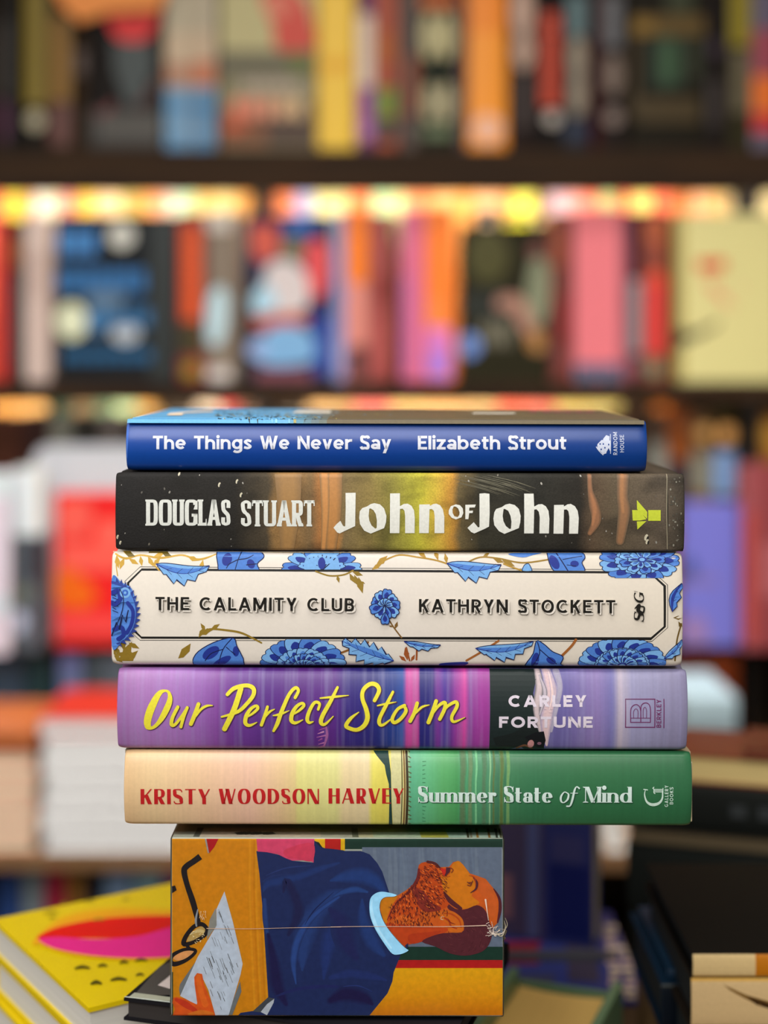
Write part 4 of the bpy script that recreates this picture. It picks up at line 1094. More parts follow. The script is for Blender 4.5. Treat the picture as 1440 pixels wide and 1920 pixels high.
# sheet of paper
art.poly(off([(443, 685), (450, 825), (370, 940), (395, 780)], *A), '#8c8c84'); art.poly(off([(285, 1110), (160, 1290), (152, 1330), (162, 1390), (220, 1290)], *A), '#6f7578'); art.poly(off([(636, 1270), (647, 1350), (575, 1535), (540, 1535)], *A), '#6c7274')
art.poly(off([(512, 555), (580, 800), (657, 1130), (640, 1215), (545, 1540), (440, 1540), (385, 1340), (345, 1255), (292, 1455), (160, 1385), (300, 1075), (450, 825), (447, 700)], *A), '#b9c4d2')
for (sx, sy, L) in [(rnd.uniform(170, 640), rnd.uniform(590, 1500), rnd.uniform(20, 130)) for _ in range(150)]:
    ex, ey = sx + L * .36, sy + L * .93
    def inside(x, y):
        if y < 830: return 450 + max(0, (700 - y) * .45) < x < 512 + (y - 555) * .235 - 8
        l = 300 - (y - 1075) * .45 if y < 1385 else 400
        if 1200 < y: l = max(l, 345 + (y - 1255) * .42)
        r = 512 + (y - 555) * .25 if y < 1130 else 650 - (y - 1130) * .26
        if y < 1075: l = 450 - (y - 825) * .6
        return l + 12 < x < r - 12
    if inside(sx, sy) and inside(ex, ey): art.line(off([(sx, sy), (ex, ey)], *A), rnd.uniform(.5, 1.1), rnd.choice(['#3c3a3a', '#6a6c70', '#55504c']), False, cap=False)
art.poly(off([(105, 1400), (135, 1392), (200, 1408), (298, 1455), (275, 1290), (272, 1235), (295, 1203), (335, 1210), (350, 1290), (400, 1410), (440, 1540), (100, 1540), (120, 1490), (100, 1440)], *A), '#cf5a20')
art.line(off([(130, 1415), (200, 1450), (280, 1500)], *A), [6, 12, 8], '#be3c22'); art.line(off([(305, 1230), (320, 1330), (360, 1450)], *A), [8, 10, 12], '#d66a24'); art.line(off([(230, 1530), (330, 1515), (420, 1525)], *A), [4, 9, 4], '#cd7426')
art.poly(off([(860, 1395), (908, 1405), (800, 1515), (735, 1508)], *A), '#454a50'); art.poly(off([(908, 1407), (902, 1440), (850, 1538), (800, 1512), (850, 1450)], *A), '#b4bcc6')
# the man's head, seen lying on its back
SK, SKL, SKD = '#cc6324', '#cf7f1c', '#bb4420'
art.poly(off([(430, 600), (530, 588), (600, 545), (650, 505), (690, 450), (700, 380), (722, 330), (770, 318), (820, 330), (865, 362), (940, 360), (972, 322), (1012, 312), (1050, 340), (1105, 412), (1160, 430), (1230, 455), (1292, 530), (1342, 600), (1352, 690), (1330, 800), (1280, 850), (1050, 880), (900, 885), (740, 950), (615, 978), (600, 1005), (560, 970), (480, 880), (420, 790), (390, 700), (395, 630)], *Bq), SK)
art.smooth(off([(395, 625), (440, 595), (530, 588), (490, 660), (455, 740), (442, 810), (405, 740)], *Bq), '#c9801c', 4)
art.smooth(off([(440, 810), (600, 820), (800, 840), (930, 850), (900, 885), (740, 950), (615, 978), (600, 1003), (520, 920)], *Bq), '#bf4a20', 4)
art.smooth(off([(620, 900), (760, 880), (880, 870), (760, 940), (640, 970)], *Bq), '#b5401f', 4)
art.poly(catmull(off([(868, 440), (940, 425), (965, 345), (1012, 313), (1052, 345), (1105, 420), (1140, 470), (1145, 540), (1120, 590), (1180, 640), (1150, 665), (1080, 692), (1000, 685), (935, 630), (900, 560)], *Bq), 4, True), SKL)
art.smooth(off([(1150, 440), (1230, 470), (1300, 560), (1320, 660), (1300, 760), (1260, 740), (1230, 620), (1170, 540)], *Bq), '#c9642a', 4)
art.line(off([(1295, 535), (1338, 610), (1345, 700), (1325, 800)], *Bq), [2, 5, 6, 3], '#5a2730')
hair = off([(905, 590), (925, 640), (985, 690), (1040, 700), (1090, 690), (1160, 664), (1215, 690), (1250, 750), (1262, 800), (1282, 850), (1275, 930), (1240, 1000), (1180, 1042), (1070, 1065), (950, 1048), (830, 992), (725, 955), (790, 915), (900, 885), (1040, 880), (1058, 820), (1040, 765), (985, 720), (930, 690)], *Bq)
art.poly(catmull(hair, 3, True), '#5c2a33')
for i in range(150):
    x, y = rnd.uniform(800, 1270), rnd.uniform(700, 1050)
    if ((x - 1080) / 190) ** 2 + ((y - 880) / 170) ** 2 < 1 and not (x < 1060 and y < 890):
        a = math.atan2(y - 870, x - 1060) + 1.2; art.line(off([(x, y), (x + 22 * math.cos(a), y + 22 * math.sin(a))], *Bq), .9, rnd.choice(['#6a343a', '#4c2028', '#70383c']), False, cap=False)
# ear
art.smooth(off([(850, 725), (930, 708), (1000, 735), (1045, 775), (1057, 830), (1040, 875), (975, 882), (930, 862), (940, 825), (900, 790), (860, 770)], *Bq), '#cd6f22', 4)
art.line(off([(900, 730), (960, 735), (1020, 780), (1035, 840)], *Bq), [2, 3, 3, 2], '#b9501e'); art.line(off([(905, 765), (940, 790), (955, 830), (1000, 850)], *Bq), [3, 4, 3, 2], '#a8401f'); art.line(off([(930, 770), (950, 800), (990, 815)], *Bq), [1, 2, 1], '#7a2c20')
art.line(off([(900, 755), (880, 757), (876, 775), (895, 778)], *Bq), 1.2, '#c8bca8')
# beard
art.poly(catmull(off([(700, 345), (770, 320), (835, 345), (868, 430), (900, 560), (940, 640), (905, 690), (820, 700), (740, 690), (680, 800), (600, 740), (520, 760), (450, 790), (500, 650), (600, 560), (650, 508), (690, 455)], *Bq), 3, True), '#c4521f')
art.line(off([(700, 380), (690, 460), (620, 560), (520, 650), (450, 780)], *Bq), [4, 7, 5, 3, 1.5], '#7a2c28')
art.line(off([(650, 520), (720, 600), (760, 670), (860, 690)], *Bq), [8, 20, 22, 8], '#8a342a'); art.line(off([(900, 560), (950, 630), (1030, 690)], *Bq), [3, 9, 7], '#5c2a30'); art.line(off([(770, 320), (830, 335), (880, 380)], *Bq), [5, 5, 2], '#5c2a2c')
for i in range(1000):
    x, y = rnd.uniform(460, 930), rnd.uniform(330, 810)
    if x > 690 and y < 690:
        if not (((x - 800) / 125) ** 2 + ((y - 510) / 185) ** 2 < 1): continue
        a = rnd.uniform(.2, 1.1)
    else:
        if y < 1050 - x * .85 or y > 815 or (x > 800 and y > 740): continue
        a = rnd.uniform(1.0, 1.9)
    L = rnd.uniform(14, 30)
    art.line(off([(x, y), (x + L * .5 * math.cos(a) + 3, y + L * .5 * math.sin(a)), (x + L * math.cos(a), y + L * math.sin(a))], *Bq), [.3, rnd.uniform(.9, 1.5), .3], rnd.choice(['#4c1c1e', '#5a2420', '#6a2a22', '#4c1c1e', '#dc7434']), cap=False, n=2)
# mouth, nostril, brow, eye
art.poly(off([(868, 366), (916, 372), (912, 405), (900, 432), (885, 405)], *Bq), '#a8241c'); art.poly(off([(916, 360), (950, 362), (945, 395), (905, 436), (915, 400)], *Bq), '#43202a')
art.line(off([(860, 430), (900, 436), (950, 428)], *Bq), 1, '#a8461c'); art.line(off([(955, 365), (972, 380), (958, 400)], *Bq), 1.5, '#6a2a20')
art.line(off([(1135, 442), (1160, 480), (1152, 530), (1108, 562)], *Bq), [2, 4, 3.4, 1], '#43202a'); art.line(off([(1082, 475), (1112, 492), (1128, 465)], *Bq), 1.2, '#43202a'); art.line(off([(1085, 500), (1110, 505), (1118, 480), (1095, 482)], *Bq), 1.4, '#5a2420')
art.line(off([(1098, 425), (1135, 432), (1150, 470)], *Bq), 1, '#9c3c1c')
# collar
art.smooth(off([(400, 553), (460, 560), (522, 578), (500, 592), (430, 597), (395, 632), (390, 700), (420, 790), (480, 880), (560, 970), (600, 1005), (617, 1018), (590, 1036), (545, 1050), (490, 1045), (430, 970), (360, 860), (318, 760), (308, 680), (315, 610), (350, 570)], *Bq), '#86bfe0', 4)
art.line(off([(330, 620), (325, 700), (370, 840), (480, 1000)], *Bq), [1.5, 5, 5, 3], '#9bcce8'); art.poly(off([(590, 980), (615, 960), (610, 1000), (600, 1004)], *Bq), '#1b2446')
art.clip = None
g = art.mesh(un, (), None, eps0=.00004, step=.0000008)
merge(bm, g, 1)
# printed top of the box, seen as a narrow strip
top_z = BT / 2
def top_un(px, py):  # ray through the photo point onto the lid
    Zt = root.location.z + top_z
    d = (CZ - Zt) * F / (py - HY)
    return ((px - CX) / F * d - root.location.x, d - D0)
tp = Ink(); CLT = '#b9bcae'
for (x0, x1, c) in ((320, 360, '#a8aca0'), (360, 372, '#5c6058'), (372, 600, '#bdb3a2'), (600, 660, '#a7a898'), (660, 672, '#6c705c'), (672, 700, '#b6b494'), (700, 790, '#a9b8a0'), (790, 842, '#a8a850'), (842, 872, '#9cb4a4'), (872, 942, '#a9bdb0')):
    tp.poly([(x0, 1573), (x1, 1573), (x1 + (620 - x1) * .04, 1553), (x0 + (620 - x0) * .04, 1553)], c)
for (x, c) in ((872, '#4c4c34'), (878, '#8c8870'), (890, '#9a7434'), (912, '#8a6a3c'), (926, '#3c4438'), (934, '#5c5c40')):
    tp.poly([(x, 1553), (x + 5, 1553), (x + 8, 1573), (x + 4, 1573)], c)
for i in range(12):
    x = rnd.uniform(430, 500); tp.poly([(x, 1562), (x + 14, 1560), (x + 22, 1564), (x + 6, 1566)], '#45443c')
tg = bmesh.new(); lay = tg.loops.layers.float_color.new('ink')
for i, (loops, col, _l) in enumerate(tp.items):
    vs = [tg.verts.new((*[max(-BL_ / 2 + .0005, min(BL_ / 2 - .0005, top_un(*p)[0]))], max(.001, top_un(*p)[1]), top_z + .00005 + i * .000002)) for p in loops[0]]
    f = tg.faces.new(vs)
    for l in f.loops: l[lay] = (*col, 1)
bmesh.ops.recalc_face_normals(tg, faces=tg.faces)
for f in tg.faces:
    if f.normal.z < 0: f.normal_flip()
merge(bm, tg, 1)
link('slipcase', bm, [mat('#b9c0b4', .35), INK_PAINT], root)
# clear film
fm, nt, pb_ = nodes('clear_shrink_film')
nt.nodes.remove(pb_)
tr = nt.nodes.new('ShaderNodeBsdfTransparent'); tr.inputs[0].default_value = (.985, .985, .985, 1)
gl = nt.nodes.new('ShaderNodeBsdfGlossy'); gl.inputs['Roughness'].default_value = .12
ms = nt.nodes.new('ShaderNodeMixShader'); fr_ = nt.nodes.new('ShaderNodeFresnel'); fr_.inputs[0].default_value = 1.35
tcn = nt.nodes.new('ShaderNodeTexCoord'); nz = nt.nodes.new('ShaderNodeTexNoise'); nz.inputs['Scale'].default_value = 60
bp = nt.nodes.new('ShaderNodeBump'); bp.inputs['Strength'].default_value = .25; bp.inputs['Distance'].default_value = .0006
nt.links.new(tcn.outputs['Object'], nz.inputs['Vector']); nt.links.new(nz.outputs['Fac'], bp.inputs['Height']); nt.links.new(bp.outputs[0], gl.inputs['Normal'])
nt.links.new(fr_.outputs[0], ms.inputs[0]); nt.links.new(tr.outputs[0], ms.inputs[1]); nt.links.new(gl.outputs[0], ms.inputs[2])
nt.links.new(ms.outputs[0], nt.nodes['Material Output'].inputs[0])
bm = bmesh.new(); box(bm, -BL_ / 2 - .0004, BL_ / 2 + .0004, -.0006, BD + .0004, -BT / 2 - .00005, BT / 2 + .0003, bev=.0008)
f_o = link('shrink_film', bm, fm, root)
# seam and crumpled corner of the film
cr = Ink(); WT = '#e6d4c4'
cr.line(off([(372, 842), (700, 845), (1000, 838), (1440, 830)], *A), [1.2, .9, .8, .9], '#c9a890', cap=False)
cr.line(off([(0, 830), (300, 826), (800, 828), (1050, 824), (1230, 818)], *Bq), [.9, .9, 1.0, 1.4, 1.8], '#d8b8a4', cap=False)
cr.line(off([(1228, 615), (1240, 700), (1252, 780)], *Bq), [3.2, 1.6, .8], '#e6cdbc')
for i in range(34):
    x, y = rnd.gauss(1280, 28), rnd.gauss(838, 26); a = rnd.uniform(0, 3.1); l = rnd.uniform(15, 50)
    cr.line(off([(x, y), (x + l * math.cos(a), y + l * math.sin(a) * .7)], *Bq), rnd.uniform(.4, 1.5), rnd.choice([WT, '#c8b4a8', '#a89a96', '#efe0d4']), False, cap=False)
cr.line(off([(1280, 880), (1310, 890), (1360, 880), (1385, 850)], *Bq), [3, 2.4, 1.6, 1], '#d8cabc')
for i in range(16):
    x, y = rnd.uniform(320, 370), rnd.uniform(700, 760); cr.line(off([(x, y), (x + rnd.uniform(-12, 12), y + rnd.uniform(8, 25))], *A), .8, '#d9b88c', False, cap=False)
for i in range(26):
    x, y = rnd.uniform(240, 350), rnd.uniform(860, 950); cr.line(off([(x, y), (x + rnd.uniform(-16, 16), y + rnd.uniform(-4, 16))], *A), .8, '#e0cfa0', False, cap=False)
g = cr.mesh(un, (), None, eps0=.0012)
o = link('film_seam', g, [INK], root); o['label'] = 'pale crumpled seam of the clear film'
# loose wisps standing off the right edge
bm = bmesh.new()
def wisp(P, r):
    prev = None
    for i, (px, py, y) in enumerate(catmull(P, 5)):
        u, v = un(px, py)
        ring = [bm.verts.new((u + r * math.cos(t), y, v + r * math.sin(t))) for t in (0, 2.1, 4.2)]
        if prev:
            for k in range(3): bm.faces.new((prev[k], prev[(k + 1) % 3], ring[(k + 1) % 3], ring[k]))
        prev = ring
for P in ([(928, 1746, -.001), (940, 1752, -.002), (948, 1742, .002), (946, 1732, .004)], [(930, 1750, -.001), (944, 1748, .001), (953, 1744, .006), (950, 1736, .009)], [(938, 1752, -.001), (946, 1760, .002), (949, 1770, .006), (942, 1780, .008)], [(934, 1744, -.001), (945, 1738, .003), (950, 1750, .006), (947, 1775, .008)], [(941, 1753, 0), (946, 1748, .002), (951, 1752, .004), (948, 1765, .006)]):
    wisp(P, .00022)
o = link('film_wisp', bm, mat('#b5aa92', .3), root); o['label'] = 'loose twisted shreds of film'
# ------------------------------------------------------------------ plain books of the shop: origin at the foot of the spine, spine towards -Y, height along Z
LABELS = []
def unproj(px, py, Y=None, Z=None):
    """point of the real surface Y=const or Z=const (Z measured from the lens) behind a photo pixel"""
    if Y is not None: return Vector(((px - CX) / F * Y, Y, CZ - (py - HY) / F * Y))
    d = -Z * F / (py - HY)
    return Vector(((px - CX) / F * d, d, CZ + Z))
def cover_bm(w, t, h, th=.0018, arc=.0022):
    bm = bmesh.new()
    o = [(-t / 2, w), (-t / 2, arc * 1.6)] + [(-t / 2 * math.cos(R(a)), arc * (1 - math.sin(R(a)))) for a in (12, 22, 32, 42, 53, 66, 90, 114, 127, 138, 148, 158, 168)] + [(t / 2, arc * 1.6), (t / 2, w)]
    tt = min(th, t * .2)
    i_ = [(t / 2 - tt, w), (t / 2 - tt, arc * 2), (-t / 2 + tt, arc * 2), (-t / 2 + tt, w)]
    P = o + i_
    rows = [[bm.verts.new((x, y, z)) for x, y in P] for z in (0, h)]
    m = len(P)
    for j in range(m):
        bm.faces.new((rows[0][j], rows[0][(j + 1) % m], rows[1][(j + 1) % m], rows[1][j]))
    for r_ in rows:
        n_o = len(o)
        # side strips and spine fan
        bm.faces.new((r_[0], r_[1], r_[m - 2], r_[m - 1])); bm.faces.new((r_[n_o - 2], r_[n_o - 1], r_[n_o], r_[n_o + 1]))
        half = n_o // 2
        for a in range(1, n_o - 2): bm.faces.new((r_[a], r_[a + 1], r_[m - 2] if a < half else r_[m - 3]))
        bm.faces.new((r_[half], r_[m - 3], r_[m - 2]))
    bmesh.ops.recalc_face_normals(bm, faces=bm.faces)
    for f in bm.faces:
        f.smooth = True
    for e in bm.edges:
        if len(e.link_faces) == 2 and e.calc_face_angle(0) > R(40): e.smooth = False
    bm.loops.layers.float_color.new('ink')
    return bm
def book(label, w, t, h, loc, rot, hx, pages='#e8dcc0', inset=.003, ink=None, plane=None, group=None, name='book', cat='book', rough=.45, split=None, th=.0018, arc=.0022):
    """ink: drawing in photo pixels; plane=('Y',v) or ('Z',v): the real plane of the side it is printed on"""
    root = empty(name, loc, rot)
    tag(root, label, cat, group)
    LABELS.append(label)
    bm = cover_bm(w, t, h, th, arc)
    if ink is not None and ink.items:
        M = mtx(root).inverted()
        g = bmesh.new(); cl = g.loops.layers.float_color.new('ink')
        curved = False
        for loops, col, ly in ink.items:
            rings = [[Vector((p[0], p[1], 0)) for p in lp] for lp in loops]
            flat = [v for r_ in rings for v in r_]
            tris = [tuple(range(len(flat)))] if len(rings) == 1 and len(flat) <= 4 else tessellate_polygon(rings)
            vs = []
            for v in flat:
                if plane[0] == 'Y': wp = unproj(v.x, v.y, Y=plane[1] - .0002 - .00001 * ly)
                elif plane[0] == 'Z': wp = unproj(v.x, v.y, Z=plane[1]); wp.z += .0002 + .00001 * ly
                q = M @ wp
                e = .0001
                if plane[0] == 'Z':
                    q = Vector((q.x, max(e, min(w - e, q.y)), max(e, min(h - e, q.z))))
                elif abs(rot[2]) > .5:   # face-out: limits along y (width) and z
                    q = Vector((q.x, max(e, min(w - e, q.y)), max(e, min(h - e, q.z))))
                else:
                    lim = t / 2 - .0002
                    x = max(-lim, min(lim, q.x))
                    q = Vector((x, -.0001 - .000008 * ly, max(e, min(h - e, q.z))))
                    curved = True
                vs.append(g.verts.new(q))
            for tr in tris:
                if len(set(tr)) < 3: continue
                try: f = g.faces.new([vs[k] for k in tr])
                except ValueError: continue
                for l in f.loops: l[cl] = (*col, 1)
        if curved:
            for q_ in (-.98, -.93, -.85, -.74, -.6, -.4, 0, .4, .6, .74, .85, .93, .98):
                bmesh.ops.bisect_plane(g, geom=g.verts[:] + g.edges[:] + g.faces[:], plane_co=(q_ * t / 2, 0, 0), plane_no=(1, 0, 0), dist=1e-7)
            for v in g.verts: v.co.y += arc * (1 - math.sqrt(max(0, 1 - (v.co.x / (t / 2)) ** 2)))
        ref = {'Z': None}
        Rm = Euler(rot, 'XYZ').to_matrix()
        outw = Rm.inverted() @ (Vector((0, -1, 0)) if plane[0] == 'Y' else Vector((0, 0, 1)))
        for f in g.faces:
            f.normal_update()
            if f.normal.dot(outw) < 0: f.normal_flip()
        merge(bm, g, 1)
    link('cover', bm, [mat(hx, rough), INK], root)
    pb = bmesh.new()
    tt = min(th, t * .2)
    box(pb, -t / 2 + tt, t / 2 - tt, arc * 2 + .0004, w - inset, inset, h - inset)
    link('page_block', pb, paper_x(pages), root)
    return root

def deep(h):   # rich print colours
    c = [v ** 1.22 for v in hexc(h)]
    s = [12.92 * v if v <= .0031308 else 1.055 * v ** (1 / 2.4) - .055 for v in c]
    return '#%02x%02x%02x' % tuple(int(max(0, min(1, v)) * 255 + .5) for v in s)
def draw(items):
    """short notation -> Ink: ('r',x0,y0,x1,y1,c) ('e',cx,cy,rx,ry,c) ('p',pts,c) ('l',pts,w,c)"""
    k = Ink()
    for it in items or []:
        it = tuple(deep(q) if isinstance(q, str) and q.startswith('#') else q for q in it)
        if it[0] == 'r': k.rect(*it[1:])
        elif it[0] == 'e': k.ell(*it[1:6])
        elif it[0] == 'p': k.poly(it[1], it[2])
        elif it[0] == 'l': k.line(it[1], it[2], it[3])
        elif it[0] == 's': k.smooth(it[1], it[2])
    return k
def row_text(k, x0, x1, y, cap, col, s_words=1):
    pass
def upright(x0, x1, yt, yb, Y, hx, label, art=None, depth=.135, group=None, pages='#e8dcc0', lean=0.0):
    X0, X1 = (x0 - CX) / F * Y, (x1 - CX) / F * Y
    Zt, Zb = CZ - (yt - HY) / F * Y, CZ - (yb - HY) / F * Y
    for zs in (SH1T, SH2T, ZL3, ZC):   # stand exactly on the nearest board
        if abs(Zb - zs) < .016: Zb = zs + .0003
    return book(label, depth, X1 - X0 - .0004, Zt - Zb, ((X0 + X1) / 2, Y, Zb), (0, lean, 0), deep(hx), pages, ink=draw(art) if art else None, plane=('Y', Y), group=group)
def faceout(x0, x1, yt, yb, Y, hx, label, art=None, thick=.026, group=None, pages='#e8dcc0'):
    X0, X1 = (x0 - CX) / F * Y, (x1 - CX) / F * Y
    Zt, Zb = CZ - (yt - HY) / F * Y, CZ - (yb - HY) / F * Y
    for zs in (SH1T, SH2T, ZL3, ZC):   # stand exactly on the nearest board
        if abs(Zb - zs) < .016: Zb = zs + .0003
    return book(label, X1 - X0, thick, Zt - Zb, (X0, Y + thick / 2, Zb), (0, 0, R(-90)), deep(hx), pages, ink=draw(art) if art else None, plane=('Y', Y), group=group)

# ------------------------------------------------------------------ setting
def simple(name, parts, m, parent=None, kind=None, bev=0):
    bm = bmesh.new()
    for p in parts: box(bm, *p, bev=bev)
    o = link(name, bm, m, parent)
    if kind: o['kind'] = kind
    return o
def wood(name, c0, c1, axis_scale=(2, 30, 30), rough=.5):
    m, nt, b = nodes(name)
    tc = nt.nodes.new('ShaderNodeTexCoord'); mp = nt.nodes.new('ShaderNodeMapping'); mp.inputs['Scale'].default_value = axis_scale
    n = nt.nodes.new('ShaderNodeTexNoise'); n.inputs['Scale'].default_value = 2.0; n.inputs['Detail'].default_value = 6; n.inputs['Distortion'].default_value = .8
    rp = nt.nodes.new('ShaderNodeValToRGB'); rp.color_ramp.elements[0].color = (*hexc(c0), 1); rp.color_ramp.elements[1].color = (*hexc(c1), 1)
    rp.color_ramp.elements[0].position = .3; rp.color_ramp.elements[1].position = .7
    nt.links.new(tc.outputs['Object'], mp.inputs['Vector']); nt.links.new(mp.outputs[0], n.inputs['Vector']); nt.links.new(n.outputs['Fac'], rp.inputs[0]); nt.links.new(rp.outputs[0], b.inputs['Base Color'])
    b.inputs['Roughness'].default_value = rough
    b.inputs['Specular IOR Level'].default_value = .15
    return m
DARKW = wood('dark_stained_wood', '#1c1108', '#33210f', rough=.7)
MIDW = wood('brown_counter_wood', '#6a4c32', '#8a6848')
BLACKW = wood('black_stained_wood', '#0c0a08', '#15110d')
simple('floor', [(-4, 4, -3, 3.4, -.05, 0)], wood('floor_boards', '#3c2c1e', '#5a4430', (12, 1, 1)), kind='structure')
simple('wall_back', [(-4, 4, 2.75, 2.85, 0, 3.4)], mat('#4a3c2e', .9), kind='structure')
simple('ceiling', [(-4, 4, -3, 3.4, 3.4, 3.45)], mat('#8a8278', .9), kind='structure')

# shelving, heights measured from the lens
SH1B, SH1T = CZ - (361 - HY) / F * 2.04, CZ - (279 - HY) / F * 2.04     # upper board with its lip
SH2B, SH2T = CZ - (756 - HY) / F * 2.04, CZ - (716 - HY) / F * 2.04
bc = empty('bookcase', (0, 2.04, 0))
tag(bc, 'dark wooden bookcase with lit shelves of books filling the background', 'bookcase')
def bcpart(name, parts, m, bev=.001):
    return simple(name, [(a, b, c - 2.04, d - 2.04, e, f) for a, b, c, d, e, f in parts], m, bc, bev=bev)
for (zt, zb, th, nm) in ((SH1T, SH1B, .018, 'shelf'), (SH2T, SH2B, .012, 'shelf'), (SH1T + .36, SH1T + .31, .018, 'shelf')):
    bcpart(nm, [(-1.5, 1.5, 2.055, 2.42, zt - th, zt)], DARKW)
    bcpart('shelf_lip', [(-1.5, 1.5, 2.04, 2.055, zb, zt)], DARKW)
ZL3 = CZ - (1208 - HY) / F * 2.0
ZC = CZ - (1597 - HY) / F * 1.75          # counter top
bcpart('shelf', [(-1.5, 1.5, 2.0, 2.42, ZL3 - .010, ZL3)], DARKW)
for x in (489, 1404, -428):
    X = (x - CX) / F * 2.24
    bcpart('upright', [(X - .011, X + .011, 2.215, 2.42, .75, 2.2)], BLACKW)
Xr = (1409 - CX) / F * 2.03
bcpart('upright', [(Xr - .010, Xr + .010, 2.02, 2.42, ZC, SH2B - .0008)], BLACKW)
bcpart('back_panel', [(-1.5, 1.5, 2.42, 2.44, 0, 2.2)], DARKW)
bcpart('counter', [(-1.5, 1.5, 1.75, 2.42, ZC - .022, ZC)], MIDW, .003)
for x_ in (-1.5, 1.47): bcpart('counter_side', [(x_, x_ + .03, 1.77, 2.42, 0, ZC - .022)], DARKW)
ZLOW = .50
bcpart('low_shelf', [(-1.47, 1.47, 1.85, 2.42, ZLOW - .02, ZLOW)], DARKW)
# warm strips of light hidden behind the lips of the boards
led('shelf_strip_light_left', -.80, -.175, 2.066, SH1T - .024, (2.26, SH1B - .018), LED)
led('shelf_strip_light_middle', -.16, .49, 2.066, SH1T - .024, (2.26, SH1B - .018), LED * 1.05)
led('shelf_strip_light_right', .51, .95, 2.066, SH1T - .024, (2.26, SH1B - .018), LED * .7)
led('lower_strip_light_left', -.80, -.175, 2.066, SH2T - .016, (2.26, SH2B - .016), LED * 1.1)
led('lower_strip_light_middle', -.16, .34, 2.066, SH2T - .016, (2.26, SH2B - .016), LED * 1.05)

